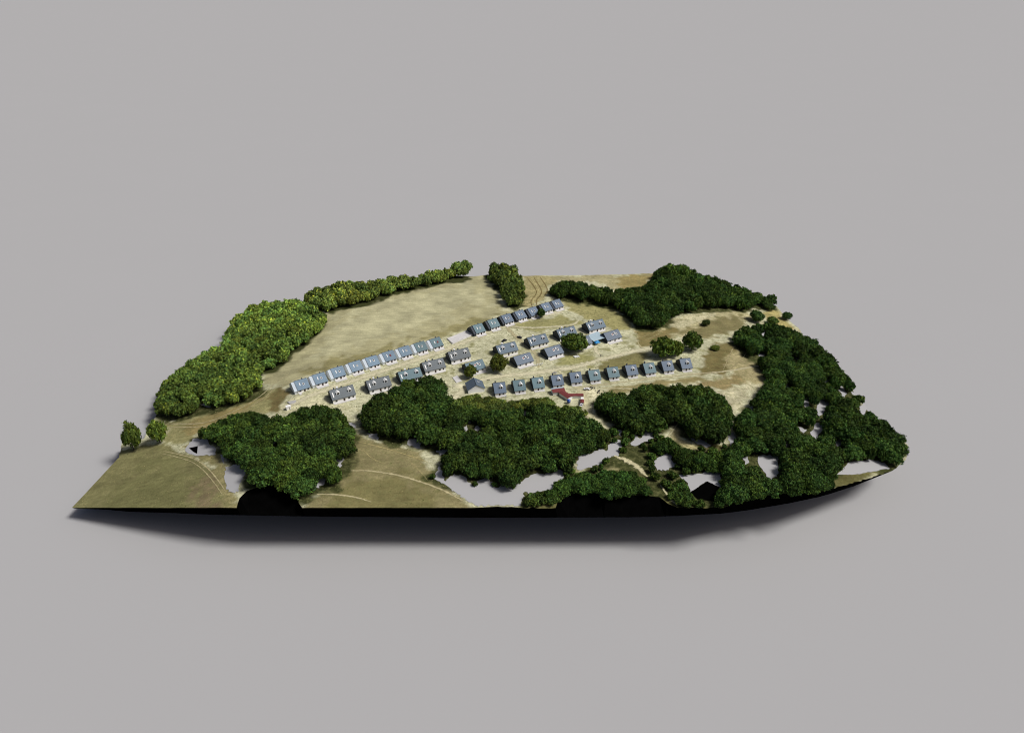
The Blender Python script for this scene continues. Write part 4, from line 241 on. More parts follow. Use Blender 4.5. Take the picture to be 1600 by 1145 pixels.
def inside(px, py, poly):
    c = np.zeros(px.shape, bool); n = len(poly); j = n-1
    for i in range(n):
        xi, yi = poly[i][:2]; xj, yj = poly[j][:2]
        if yi != yj:
            c ^= ((yi > py) != (yj > py)) & (px < (xj-xi)*(py-yi)/(yj-yi)+xi)
        j = i
    return c
def edge_dist(px, py, poly):
    d = np.full(px.shape, 1e9); n = len(poly)
    for i in range(n):
        ax, ay = poly[i][:2]; bx, by = poly[(i+1) % n][:2]
        vx, vy = bx-ax, by-ay; L2 = vx*vx+vy*vy+1e-9
        t = np.clip(((px-ax)*vx+(py-ay)*vy)/L2, 0, 1)
        d = np.minimum(d, np.hypot(px-ax-t*vx, py-ay-t*vy))
    return d
_perm = NP.random((64, 64))
def vnoise(x, y, s):
    x = np.asarray(x)/s; y = np.asarray(y)/s
    xi = np.floor(x).astype(int); yi = np.floor(y).astype(int); fx = x-xi; fy = y-yi
    fx = fx*fx*(3-2*fx); fy = fy*fy*(3-2*fy)
    g = lambda i, j: _perm[i % 64, j % 64]
    return (g(xi, yi)*(1-fx)+g(xi+1, yi)*fx)*(1-fy)+(g(xi, yi+1)*(1-fx)+g(xi+1, yi+1)*fx)*fy

# ------------------------------------------------------------------ the studio floor the model floats over
FLOOR_Z = -31.0
m_floor = material('grey backdrop', (.398, .396, .398), rough=.95, var=.004, scale=.01, spec=0)
f = MB(); S = 60000
f.poly([(-S, -3000, FLOOR_Z), (S, -3000, FLOOR_Z), (S, S, FLOOR_Z), (-S, S, FLOOR_Z)])
structure(f.build('floor', m_floor))

# ------------------------------------------------------------------ ground sheet
def ground_z(x, y=0):
    x = np.asarray(x, float)
    u = np.maximum(-130-x, 0); v = np.maximum(x-135, 0)
    z = -.22*u*u/(u+25)-.11*v*v/(v+25)
    return float(z) if z.ndim == 0 else z
OUT2 = [(p[0], p[1]) for p in OUTLINE]
def build_ground():
    st = 1.7
    # dense boundary
    bpts = []
    n = len(OUT2)
    for i in range(n):
        ax, ay = OUT2[i]; bx, by = OUT2[(i+1) % n]; k = max(1, int(math.hypot(bx-ax, by-ay)/2.2))
        straight = i in (0,1,2,3,4,12,13,14,15) or i == n-1
        for j in range(k):
            t = j/k; q = 0 if (j == 0 or straight) else .5
            bpts.append((ax+(bx-ax)*t+RND.uniform(-q, q), ay+(by-ay)*t+RND.uniform(-q, q)))
    xs = [p[0] for p in OUT2]; ys = [p[1] for p in OUT2]
    gx, gy = np.meshgrid(np.arange(min(xs), max(xs), st), np.arange(min(ys), max(ys), st))
    gx = gx+NP.uniform(-.45, .45, gx.shape); gy = gy+NP.uniform(-.45, .45, gy.shape)
    gx = gx.ravel(); gy = gy.ravel()
    ok = inside(gx, gy, bpts); gx = gx[ok]; gy = gy[ok]
    ok = edge_dist(gx, gy, OUT2) > 1.2; gx = gx[ok]; gy = gy[ok]
    nb = len(bpts)
    verts = [Vector(p) for p in bpts]+[Vector((a_, b_)) for a_, b_ in zip(gx, gy)]
    edges = [(i, (i+1) % nb) for i in range(nb)]
    vo, eo, fo, *_ = delaunay_2d_cdt(verts, edges, [list(range(nb))], 1, 1e-4)
    V = np.array([(v.x, v.y) for v in vo])
    me = bpy.data.meshes.new('ground')
    z = (vnoise(V[:, 0], V[:, 1], 5)-.5)*.10-.06+ground_z(V[:, 0])
    me.from_pydata([(a_, b_, c_) for (a_, b_), c_ in zip(V, z)], [], [list(q) for q in fo])
    # colour of the soil and grass, region by region, edges broken by noise
    x, y = V[:, 0], V[:, 1]
    col = np.tile(np.array(lin((191, 189, 157))), (len(V), 1))
    pat = vnoise(x, y, 9)
    col = col*(.84+.32*pat)[:, None]
    gmask = np.clip((vnoise(x+300, y, 6)+.6*vnoise(x, y+90, 2.6)-1.0)*3.2, 0, 1)
    col = col*(1-gmask[:, None])+np.array(lin((148, 146, 106)))*gmask[:, None]
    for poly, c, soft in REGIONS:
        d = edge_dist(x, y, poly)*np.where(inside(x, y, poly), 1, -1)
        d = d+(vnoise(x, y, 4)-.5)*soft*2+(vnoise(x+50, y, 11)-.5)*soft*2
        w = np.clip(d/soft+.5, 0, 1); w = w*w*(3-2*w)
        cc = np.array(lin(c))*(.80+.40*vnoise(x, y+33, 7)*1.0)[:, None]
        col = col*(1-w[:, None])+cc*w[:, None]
    rough = np.full(len(V), .85)
    fi = inside(x, y, REGIONS[0][0]); rough[fi] = .35
    at = me.color_attributes.new('soil', 'FLOAT_COLOR', 'POINT')
    at.data.foreach_set('color', np.concatenate([col, rough[:, None]], 1).ravel())
    return me
m_ground = material('dry grass and soil', (0,0,0), rough=.95, var=.16, scale=.9, attr='soil', spec=.05, bump=.5)
# second, coarser mottling with a streak along the mowing direction
def add_mottle(m, scale, var, stretch=(1,1,1), mask=None):
    t = m.node_tree; N = t.nodes; L = t.links; p = N['Principled BSDF']
    src = p.inputs['Base Color'].links[0].from_socket
    tc = N.new('ShaderNodeTexCoord'); mp = N.new('ShaderNodeMapping'); mp.inputs['Scale'].default_value = stretch
    mp.inputs['Rotation'].default_value = (0,0,math.radians(-25))
    nz = N.new('ShaderNodeTexNoise'); nz.inputs['Scale'].default_value = scale; nz.inputs['Detail'].default_value = 5
    L.new(tc.outputs['Object'], mp.inputs[0]); L.new(mp.outputs[0], nz.inputs['Vector'])
    mr = N.new('ShaderNodeMapRange'); mr.inputs[1].default_value = .32; mr.inputs[2].default_value = .68
    mr.inputs[3].default_value = 1-var; mr.inputs[4].default_value = 1+var; L.new(nz.outputs['Fac'], mr.inputs[0])
    mx = N.new('ShaderNodeVectorMath'); mx.operation = 'SCALE'; L.new(src, mx.inputs[0])
    out = mr.outputs[0]
    if mask:                              # calmer where the attribute's alpha is low (the mown field)
        at = N.new('ShaderNodeAttribute'); at.attribute_name = mask
        mi = N.new('ShaderNodeMix'); L.new(at.outputs['Alpha'], mi.inputs[0]); mi.inputs[2].default_value = 1.0; L.new(out, mi.inputs[3]); out = mi.outputs[0]
    L.new(out, mx.inputs['Scale'])
    L.new(mx.outputs[0], p.inputs['Base Color'])
add_mottle(m_ground, .12, .14, (1, 3, 1)); add_mottle(m_ground, 2.6, .34, mask='soil'); add_mottle(m_ground, .5, .14, mask='soil')
def add_weeds(m):
    t = m.node_tree; N = t.nodes; L = t.links; p = N['Principled BSDF']; src = p.inputs['Base Color'].links[0].from_socket
    tc = N.new('ShaderNodeTexCoord'); nz = N.new('ShaderNodeTexNoise'); nz.inputs['Scale'].default_value = .34
    nz.inputs['Detail'].default_value = 9; nz.inputs['Roughness'].default_value = .72; L.new(tc.outputs['Object'], nz.inputs['Vector'])
    mr = N.new('ShaderNodeMapRange'); mr.inputs[1].default_value = .47; mr.inputs[2].default_value = .62; mr.inputs[4].default_value = .85
    L.new(nz.outputs['Fac'], mr.inputs[0])
    at = N.new('ShaderNodeAttribute'); at.attribute_name = 'soil'
    mu = N.new('ShaderNodeMath'); mu.operation = 'MULTIPLY'; L.new(mr.outputs[0], mu.inputs[0])
    pw = N.new('ShaderNodeMath'); pw.operation = 'POWER'; L.new(at.outputs['Alpha'], pw.inputs[0]); pw.inputs[1].default_value = 2.2; L.new(pw.outputs[0], mu.inputs[1])
    mx = N.new('ShaderNodeMix'); mx.data_type = 'RGBA'; L.new(mu.outputs[0], mx.inputs[0]); L.new(src, mx.inputs[6]); mx.inputs[7].default_value = (*lin((114, 114, 74)), 1)
    L.new(mx.outputs[2], p.inputs['Base Color'])
add_weeds(m_ground)
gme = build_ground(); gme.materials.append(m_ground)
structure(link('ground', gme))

# underside of the cut-out piece of land: a dark hull hanging below its edge
m_under = material('dark underside', (.0015, .0015, .0015), rough=1, var=.3, scale=.2, spec=0)
def build_underside():
    mb = MB(); n = len(OUTLINE)
    cx = sum(p[0] for p in OUTLINE)/n; cy = sum(p[1] for p in OUTLINE)/n+20
    rings = []
    for s, k in ((.9995, -.10), (.996, 1.0), (.975, 1.08), (.93, 1.1), (.7, 1.0)):
        r = []
        for (x, y, d, hx, hy) in OUTLINE:
            if k >= .9: x, y = hx, hy
            r.append(len(mb.v)); mb.v.append((cx+(x-cx)*s, cy+(y-cy)*s, ground_z(x)+(-.15-max(k, 0)*d if k > 0 else -.13)))
        rings.append(r)
    for r0, r1 in zip(rings, rings[1:]):
        for i in range(n):
            j = (i+1) % n; mb.f.append([r0[i], r0[j], r1[j], r1[i]]); mb.m.append(0)
    c = len(mb.v); mb.v.append((cx, cy, -12)); r1 = rings[-1]
    for i in range(n): mb.f.append([r1[i], r1[(i+1) % n], c]); mb.m.append(0)
    return structure(mb.build('underside', m_under))
build_underside()

def flat_patch(name, poly, mat, z):
    tri = tessellate_polygon([[Vector((p[0], p[1], 0)) for p in poly]])
    me = bpy.data.meshes.new(name); me.from_pydata([(p[0], p[1], z+ground_z(p[0])) for p in poly], [], [list(t) for t in tri])
    bm = bmesh.new(); bm.from_mesh(me); bmesh.ops.recalc_face_normals(bm, faces=bm.faces[:])
    if sum(q.normal.z for q in bm.faces) < 0: bmesh.ops.reverse_faces(bm, faces=bm.faces[:])
    bm.to_mesh(me); bm.free(); me.materials.append(mat)
    return link(name, me)
for poly in GREY: structure(flat_patch('grey_hole_fill', poly, m_floor, .10))  # holes in the sheet, filled with backdrop-grey patches put in at ground level
for poly in BLACK: structure(flat_patch('unlit_sheet_back', poly, m_under, .14))  # unlit back of the sheet, put in as a black patch

# ------------------------------------------------------------------ tracks worn into the ground
_tm = {}
def fray(m):
    """the worn strip peters out into the grass: noise eats its edges"""
    t = m.node_tree; N = t.nodes; L = t.links; p = N['Principled BSDF']
    at = N.new('ShaderNodeAttribute'); at.attribute_name = 'mid'
    tc = N.new('ShaderNodeTexCoord'); nz = N.new('ShaderNodeTexNoise'); nz.inputs['Scale'].default_value = .45; nz.inputs['Detail'].default_value = 7; nz.inputs['Roughness'].default_value = .7
    L.new(tc.outputs['Object'], nz.inputs['Vector'])
    ad = N.new('ShaderNodeMath'); ad.operation = 'MULTIPLY_ADD'; L.new(nz.outputs['Fac'], ad.inputs[0]); ad.inputs[1].default_value = 2.2; 
    s2 = N.new('ShaderNodeMath'); s2.operation = 'SUBTRACT'; L.new(at.outputs['Fac'], s2.inputs[0]); s2.inputs[1].default_value = 1.35; L.new(s2.outputs[0], ad.inputs[2])
    mr = N.new('ShaderNodeMapRange'); mr.inputs[1].default_value = 0; mr.inputs[2].default_value = .45; mr.inputs[3].default_value = 0; mr.inputs[4].default_value = .85; L.new(ad.outputs[0], mr.inputs[0])
    tr = N.new('ShaderNodeBsdfTransparent'); ms = N.new('ShaderNodeMixShader'); L.new(mr.outputs[0], ms.inputs[0]); L.new(tr.outputs[0], ms.inputs[1]); L.new(p.outputs[0], ms.inputs[2])
    L.new(ms.outputs[0], N['Material Output'].inputs['Surface'])
def track(kind, pts, width, c):
    key = c
    if key not in _tm:
        _tm[key] = material('worn earth', lin(c), rough=.95, var=.22, scale=.7, spec=.05)
        add_mottle(_tm[key], .16, .14, (1, 2, 1)); fray(_tm[key])
    # Catmull-Rom through the points
    P_ = [Vector(p) for p in pts]; P_ = [P_[0]*2-P_[1]]+P_+[P_[-1]*2-P_[-2]]
    line = []
    for i in range(1, len(P_)-2):
        L = (P_[i+1]-P_[i]).length; k = max(2, int(L/1.5))
        for j in range(k):
            t = j/k; a_, b_, c_, d_ = P_[i-1:i+3]
            line.append(.5*((2*b_)+(c_-a_)*t+(2*a_-5*b_+4*c_-d_)*t*t+(3*b_-a_-3*c_+d_)*t**3))
    line.append(P_[-2]); me = bpy.data.meshes.new('dirt_track'); V = []; F = []
    zz = .02+.004*len([o for o in bpy.data.objects if o.name.startswith('dirt_track')])
    for i, p in enumerate(line):
        d = line[min(i+1, len(line)-1)]-line[max(i-1, 0)]; d.normalize(); nn = Vector((-d.y, d.x))
        tap = min(1, .35+.65*min(i, len(line)-1-i)/6)
        wl = width/2*tap*RND.uniform(.72, 1.28); wr = width/2*tap*RND.uniform(.72, 1.28)
        for q in (p+nn*wl*1.35, p, p-nn*wr*1.35): V.append((q.x, q.y, zz+ground_z(q.x)))
        if i:
            for c_ in (0, 1): F.append([3*i-3+c_, 3*i-2+c_, 3*i+1+c_, 3*i+c_])
    me.from_pydata(V, [], F); me.materials.append(_tm[key])
    at = me.attributes.new('mid', 'FLOAT', 'POINT'); at.data.foreach_set('value', [float(k % 3 == 1) for k in range(len(V))])
    bm = bmesh.new(); bm.from_mesh(me); bmesh.ops.recalc_face_normals(bm, faces=bm.faces[:]); bm.to_mesh(me); bm.free()
    structure(link('dirt_track', me))
for t_ in TRACKS: track(*t_)

# ------------------------------------------------------------------ houses
m_roof = material('slate roof', (0,0,0), rough=.55, var=.10, scale=.5, objcol=True, spec=.35)
add_mottle(m_roof, 2.0, .10, (.3, 6, 1))
m_white = material('white render', (.86, .855, .84), rough=.85, var=.06, scale=.6)
m_cream = material('cream render', (.76, .76, .66), rough=.85, var=.08, scale=.6)
m_pale = material('pale blue cladding', (.78, .81, .83), rough=.8, var=.07, scale=.6)
m_dark = material('dark slate and gable shade', (.035, .045, .06), rough=.6, var=.15, scale=.8, spec=.3)  # near-black on gables paints in their shade; ridge, gutter, posts truly dark
m_trim = material('white trim', (.82, .82, .8), rough=.6, var=.03)
m_glass = material('dark window glass', (.012, .015, .02), rough=.12, var=.1, spec=.5)
m_red = material('red painted', (.17, .042, .04), rough=.6, var=.12, scale=.7)
m_conc = material('pale concrete', (.58, .565, .55), rough=.9, var=.08, scale=.4)
m_greyc = material('grey concrete', (.40, .39, .37), rough=.9, var=.12, scale=.5)
m_door = material('dark wooden door', (.06, .04, .03), rough=.5)

def gable_house(name, w, d, hw, hr, gable_mat, front_mat, eave=.45, dormers=(), chimneys=(), lights=(), windows=(), doors=(), terrace=None, gable_trim=True, ex=.35, wing=None):
    """ridge along x, front towards -y. One Empty with its parts."""
    root = empty(name)
    k = (hr-hw)/(d/2)
    zr = lambda y: hr-abs(y)*k            # roof underside height
    wl = MB(); x0, x1, y0, y1 = -w/2, w/2, -d/2, d/2
    wl.poly([(x0,y0,-.3),(x1,y0,-.3),(x1,y0,hw),(x0,y0,hw)], 0); wl.poly([(x0,y1,-.3),(x1,y1,-.3),(x1,y1,hw),(x0,y1,hw)], 0)
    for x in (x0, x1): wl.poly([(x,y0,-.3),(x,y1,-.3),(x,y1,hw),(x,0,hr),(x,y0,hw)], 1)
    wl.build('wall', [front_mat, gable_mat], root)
    rf = MB(); th = .22
    for s in (-1, 1):
        ye = s*(d/2+eave); ze = zr(ye)
        rf.prism([(0, hr+.02), (ye, ze+.02), (ye, ze+.02+th), (0, hr+.02+th)], x0-ex, x1+ex)
    roof = rf.build('roof', m_roof, root); roof['tint'] = 1
    cap = MB(); cap.prism([(-.22, hr+.12), (0, hr+.34), (.22, hr+.12)], x0-ex-.02, x1+ex+.02); cap.build('ridge_cap', m_dark, roof)
    if gable_trim:
        for s in (-1, 1):
            b = MB(); xx = (x0-ex-.06) if s < 0 else (x1+ex)
            for q in (-1, 1):
                ye = q*(d/2+eave+.02); ze = zr(ye)
                b.prism([(0, hr-.12), (ye, ze-.12), (ye, ze+.1), (0, hr+.1)], xx, xx+.06)
            b.build('bargeboard', m_trim if gable_mat is not m_dark else m_dark, roof)
    g = MB(); g.tube([(x0-ex, -(d/2+eave+.07), zr(d/2+eave)+.08), (x1+ex, -(d/2+eave+.07), zr(d/2+eave)+.08)], .09); g.build('gutter', m_dark, roof)
    for (x, yf, dw) in dormers:           # dormer front at y = yf on the front slope
        dr = MB(); z0 = zr(yf)-.1; z1 = z0+1.75; yb = -(hr-z1)/k; zt = z1+.75; ybt = -max(0, (hr-zt))/k
        dr.poly([(x-dw/2,yf,z0),(x+dw/2,yf,z0),(x+dw/2,yf,z1),(x,yf,zt),(x-dw/2,yf,z1)], 0)
        for s in (-1, 1): dr.poly([(x+s*dw/2,yf,z0),(x+s*dw/2,yf,z1),(x+s*dw/2,yb,z1)], 0)
        for s in (-1, 1):
            e1 = x+s*(dw/2+.22); ez = z1-.2*.6
            dr.poly([(x,yf-.25,zt+.08),(e1,yf-.25,ez+.05),(e1,yb+.1,ez+.05),(x,ybt+.1,zt+.08)], 1)
            dr.poly([(x,yf-.25,zt-.04),(e1,yf-.25,ez-.07),(e1,yb+.1,ez-.07),(x,ybt+.1,zt-.04)], 1)
            dr.poly([(x,yf-.25,zt+.08),(e1,yf-.25,ez+.05),(e1,yf-.25,ez-.07),(x,yf-.25,zt-.04)], 0)
        do = dr.build('dormer', [m_trim, m_trim], root)
        wn = MB(); wn.box(x-dw*.30, x+dw*.30, yf-.05, yf+.04, z0+.5, z1-.05, 0); wn.build('window', m_glass, do)
    for (x, y, cw, ch, mt) in chimneys:
        c = MB(); zb = zr(y)-.3; c.box(x-cw/2, x+cw/2, y-cw/2, y+cw/2, zb, zb+ch, 0); c.box(x-cw/2-.1, x+cw/2+.1, y-cw/2-.1, y+cw/2+.1, zb+ch, zb+ch+.14, 0)
        ch_ = c.build('chimney', mt, roof)
    for (x, y, lw, ll, frame, pane) in lights:   # skylight lying on the slope
        s = MB(); ya, yb = y-ll/2, y+ll/2
        def pt(xx, yy, up): return (xx, yy, zr(yy)+.24+up)
        for (gx, gl, u, mm) in ((lw, ll, .22, 0), (lw*.66, ll*.72, .27, 1)):
            xa, xb, yc, yd = x-gx/2, x+gx/2, y-gl/2, y+gl/2
            b0 = [pt(xa,yc,-.1), pt(xb,yc,-.1), pt(xb,yd,-.1), pt(xa,yd,-.1)]; t0 = [pt(xa,yc,u), pt(xb,yc,u), pt(xb,yd,u), pt(xa,yd,u)]
            s.poly(t0, mm)
            for i in range(4): s.poly([b0[i], b0[(i+1) % 4], t0[(i+1) % 4], t0[i]], mm)
        s.build('skylight', [frame, pane], roof)
    for (x, ww, z0, z1) in windows:
        q = MB(); q.box(x-ww/2, x+ww/2, y0-.06, y0+.05, z0, z1, 0); wo = q.build('window', m_trim, root)
        q = MB(); q.box(x-ww/2+.12, x+ww/2-.12, y0-.075, y0+.03, z0+.12, z1-.1, 0); q.build('pane', m_glass, wo)
    for (x, ww, z1) in doors:
        q = MB(); q.box(x-ww/2, x+ww/2, y0-.05, y0+.05, .05, z1, 0); q.build('door', m_door, root)
    if wing:                              # lean-to or added shade strip on left gable, roof a little below main
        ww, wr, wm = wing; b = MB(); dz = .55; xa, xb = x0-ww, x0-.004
        b.prism([(y0+.5,-.3),(y1-.5,-.3),(y1-.5,zr(y1-.5)-dz-.03),(0,hr-dz-.03),(y0+.5,zr(y0+.5)-dz-.03)], xa+.12, xb); wo = b.build('wing_or_shade_strip', wm, root)
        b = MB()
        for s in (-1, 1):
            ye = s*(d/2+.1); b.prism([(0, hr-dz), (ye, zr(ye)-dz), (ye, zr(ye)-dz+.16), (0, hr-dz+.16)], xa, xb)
        b.build('wing_or_shade_roof', wr, wo)
    if terrace:
        ta, tb, tl = terrace; q = MB(); q.box(ta, tb, y0-tl, y0-.003, -.2, .22, 0); q.build('terrace', m_conc, root)
    return root

m_palero = material('pale blue-grey sheet roof', (.50, .56, .61), rough=.6, var=.08, scale=.5)
hA1 = gable_house('cottage', 8.4, 12, 2.6, 6.6, m_pale, m_white, lights=[(-1.6, -3.0, .55, 1.7, m_trim, m_trim), (.8, -3.3, 1.2, 1.2, m_trim, m_glass)],
    windows=[(-2.6, 1.6, .9, 2.1), (2.8, 1.6, .9, 2.1)], doors=[(.4, 1.1, 2.1)], terrace=(-4.0, 4.0, 2.6), chimneys=[(1.2, .5, .55, 1.1, m_dark)], ex=.08, wing=(2.3, m_palero, m_pale))
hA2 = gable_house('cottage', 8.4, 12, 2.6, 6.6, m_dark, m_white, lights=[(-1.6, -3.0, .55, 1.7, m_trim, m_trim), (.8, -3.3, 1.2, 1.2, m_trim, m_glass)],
    windows=[(-2.6, 1.6, .9, 2.1), (2.8, 1.6, .9, 2.1)], doors=[(.4, 1.1, 2.1)], terrace=(-4.0, 4.0, 2.6), chimneys=[(1.2, .5, .55, 1.1, m_dark)], ex=.08, wing=(1.9, m_dark, m_dark))  # dark lean-to added where a strip of shade lies beside the gable
hA3 = gable_house('cottage', 8.4, 12, 2.6, 6.6, m_pale, m_white, lights=[(-1.6, -3.0, .55, 1.7, m_trim, m_trim), (.8, -3.3, 1.2, 1.2, m_red, m_red)],
    windows=[(-2.6, 1.6, .9, 2.1), (2.8, 1.6, .9, 2.1)], doors=[(.4, 1.1, 2.1)], terrace=(-4.0, 4.0, 2.6), chimneys=[(1.2, .5, .55, 1.1, m_dark)], ex=.08, wing=(2.3, m_palero, m_pale))
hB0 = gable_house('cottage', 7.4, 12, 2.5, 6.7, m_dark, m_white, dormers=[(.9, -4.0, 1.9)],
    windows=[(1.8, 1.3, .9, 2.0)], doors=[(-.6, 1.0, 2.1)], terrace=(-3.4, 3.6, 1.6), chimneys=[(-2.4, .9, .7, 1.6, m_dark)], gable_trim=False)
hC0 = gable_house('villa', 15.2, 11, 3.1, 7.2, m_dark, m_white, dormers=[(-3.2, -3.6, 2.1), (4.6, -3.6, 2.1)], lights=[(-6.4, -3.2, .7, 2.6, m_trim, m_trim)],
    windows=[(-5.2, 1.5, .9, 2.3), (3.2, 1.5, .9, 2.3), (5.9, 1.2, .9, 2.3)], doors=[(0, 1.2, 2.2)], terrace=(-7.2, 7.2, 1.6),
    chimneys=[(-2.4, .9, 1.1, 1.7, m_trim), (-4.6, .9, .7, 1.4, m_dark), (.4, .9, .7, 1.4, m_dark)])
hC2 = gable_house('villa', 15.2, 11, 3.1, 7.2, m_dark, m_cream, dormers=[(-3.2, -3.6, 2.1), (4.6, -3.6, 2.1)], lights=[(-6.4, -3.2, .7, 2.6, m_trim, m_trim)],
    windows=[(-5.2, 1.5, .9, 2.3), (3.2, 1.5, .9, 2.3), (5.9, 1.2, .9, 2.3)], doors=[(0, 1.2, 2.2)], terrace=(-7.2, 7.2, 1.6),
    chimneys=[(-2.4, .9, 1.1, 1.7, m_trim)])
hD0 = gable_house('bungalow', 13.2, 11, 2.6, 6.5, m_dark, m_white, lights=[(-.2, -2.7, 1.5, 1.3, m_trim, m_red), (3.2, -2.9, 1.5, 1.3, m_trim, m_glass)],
    windows=[(-4.2, 1.7, .9, 2.1), (4.2, 1.7, .9, 2.1)], doors=[(.5, 1.1, 2.1)], terrace=(-6.2, 6.4, 2.4), chimneys=[(1.6, -2.2, .8, 1.3, m_trim)], gable_trim=False)

def place(proto, first, x, y, ang, label, cat, group, tint):
    o = proto if first else copy_tree(proto)
    o.location = (x, y, ground_z(x)); o.rotation_euler = (0, 0, math.radians(ang)); tag(o, label, cat, group)
    for ch in o.children:
        if ch.get('tint'):
            k_ = RND.uniform(.86, 1.14); ch.color = tuple(v*k_ for v in lin(tint))+(1,)
    return o
ORD = ['first', 'second', 'third', 'fourth', 'fifth', 'sixth', 'seventh', 'eighth', 'ninth', 'tenth', 'eleventh']
used = set()
BLUE, TEAL, SLATE, CHAR = (104,125,142), (88,113,120), (90,106,124), (90,97,101)
for i, (x, y, an) in enumerate(HOUSE_A):
    if i < 9:
        red = i in (5, 8); pr = hA3 if red else hA1
        lab = 'pale-gabled cottage with blue-grey roof, %s from the left in the row along the field' % ORD[i]
        tint = TEAL if i in (7, 8) else BLUE
    else:
        pr = hA2; lab = 'shaded-gable cottage with slate roof, %s to the right of the empty foundation slab' % ORD[i-9]
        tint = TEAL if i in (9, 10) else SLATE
    if i == 15: lab = 'shaded-gable cottage at the far right end of the row along the field'
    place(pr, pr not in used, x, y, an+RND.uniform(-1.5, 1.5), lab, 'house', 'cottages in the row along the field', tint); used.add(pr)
for i, (x, y, an) in enumerate(HOUSE_B):
    lab = 'narrow shaded-gable cottage with one white dormer, %s from the left in the front row' % ORD[i]
    if i == 10: lab = 'narrow cottage with one white dormer at the right end of the front row'
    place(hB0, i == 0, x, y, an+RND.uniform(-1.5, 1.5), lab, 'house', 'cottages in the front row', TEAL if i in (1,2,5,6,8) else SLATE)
CL = ['wide villa with two white dormers and charcoal roof, leftmost and nearest of the villas',
      'charcoal-roofed villa with two white dormers, second villa from the left above the wood',
      'villa with two white dormers and its lower front hidden by treetops',
      'charcoal-roofed villa with two white dormers, just right of the villa hidden by treetops',
      'charcoal-roofed villa with two dormers below the empty foundation slab',
      'cream-walled villa with two dormers behind the round tree in the middle of the village',
      'cream-walled villa with two dormers just right of the small dark car',
      'villa with two dormers partly hidden behind the large double tree',
      'villa with two dormers at the far right, behind the light blue carport roof']
for i, (x, y, an) in enumerate(HOUSE_C):
    pr = hC2 if i in (5, 6) else hC0
    place(pr, pr not in used, x, y, an+RND.uniform(-1, 1), CL[i], 'house', 'villas with two dormers', CHAR if i in (0,1,3,4) else (TEAL if i == 2 else (84,103,118))); used.add(pr)
DL = ['dormerless bungalow with blue-grey roof partly hidden by a small round tree',
      'dormerless bungalow with the row of leaning white panels at its front corner',
      'dormerless bungalow left of the large double tree, blue tarp heap before it',
      'dormerless bungalow at the right, beside the light blue carport roof',
      'dormerless bungalow mostly hidden behind the large double tree']
for i, (x, y, an) in enumerate(HOUSE_D):
    place(hD0, i == 0, x, y, an, DL[i], 'house', 'bungalows without dormers', (84,108,118) if i == 0 else (90,104,120))
# the single house whose white gable faces the front
hE = gable_house('gable_front_house', 9.5, 11, 2.8, 6.0, m_white, m_white, lights=[(1.5, -2.6, .9, 1.3, m_trim, m_glass)], windows=[(-2, 1.3, .9, 2.0)], doors=[(1.5, 1.0, 2.1)], gable_trim=False)
place(hE, True, MISC['houseE'][0]-1, MISC['houseE'][1]+2.5, 14+90, 'house with its broad white gable facing the front, left of the front row', 'house', None, (84,96,108))

# ------------------------------------------------------------------ yards, sheds, small things
def slab(name, quad, z0, z1, mat, parent=None):
    b = MB(); n = len(quad)
    b.poly([(p[0], p[1], z1) for p in quad]); b.poly([(p[0], p[1], z0) for p in quad][::-1])
    for i in range(n):
        p, q = quad[i], quad[(i+1) % n]; b.poly([(p[0],p[1],z0),(q[0],q[1],z0),(q[0],q[1],z1),(p[0],p[1],z1)])
    return b.build(name, mat, parent)
def centre(qd): return (sum(p[0] for p in qd)/len(qd), sum(p[1] for p in qd)/len(qd))
def local(qd): 
    c = centre(qd); return c, [(p[0]-c[0], p[1]-c[1]) for p in qd]
c, qd = local(MISC['pad']); t = empty('foundation', (c[0], c[1], 0)); tag(t, 'empty white concrete house foundation in the gap of the cottage row', 'foundation')
slab('base_slab', qd, -.3, .55, m_conc, t)
for i in range(4):
    p, q = Vector(qd[i]), Vector(qd[(i+1) % 4]); d = (q-p).normalized(); nn = Vector((-d.y, d.x))
    if nn.dot(-p) < 0: nn = -nn
    a0, b0 = p+nn*.3+d*.32, q+nn*.3-d*.32
    slab('upstand', [tuple(a0), tuple(b0), tuple(b0+nn*.3), tuple(a0+nn*.3)], .552, 1.0, m_conc, t)
c, qd = local(MISC['slab']); t = slab('concrete_pad', qd, -.2, .3, m_conc); t.location = (c[0], c[1], ground_z(c[0])); tag(t, 'bare pale concrete pad below the bungalow hidden by a small tree', 'pad')
c, qd = local(MISC['concrete']); t = slab('concrete_pad', qd, -.2, .25, m_greyc); t.location = (c[0], c[1], ground_z(c[0])); tag(t, 'grey concrete pad at the left end of the village', 'pad')
x, y = MISC['box']; t = empty('site_cabin', (x, y, ground_z(x)), math.radians(28)); tag(t, 'small white site cabin at the left end of the village by the trees', 'cabin')
MB().box(-1.4, 1.4, -1.1, 1.1, -.1, 2.3).build('wall', m_white, t); MB().box(-1.55, 1.55, -1.25, 1.25, 2.3, 2.45).build('roof', m_trim, t); MB().box(.1, .9, -1.16, -1.05, .1, 1.9).build('door', m_greyc, t)

x, y = MISC['pole']; t = empty('utility_pole', (x, y, 0)); tag(t, 'thin pale utility pole in front of the front row of cottages', 'pole')
MB().tube([(0,0,-.3),(0,0,7)], [.2,.13], seg=8).build('pole', m_conc, t); MB().box(-.8,.8,-.07,.07,6.3,6.5).build('crossarm', m_conc, t)
for s in (-.65, .65): MB().tube([(s,0,6.5),(s,0,6.75)], .07).build('insulator', m_trim, t)

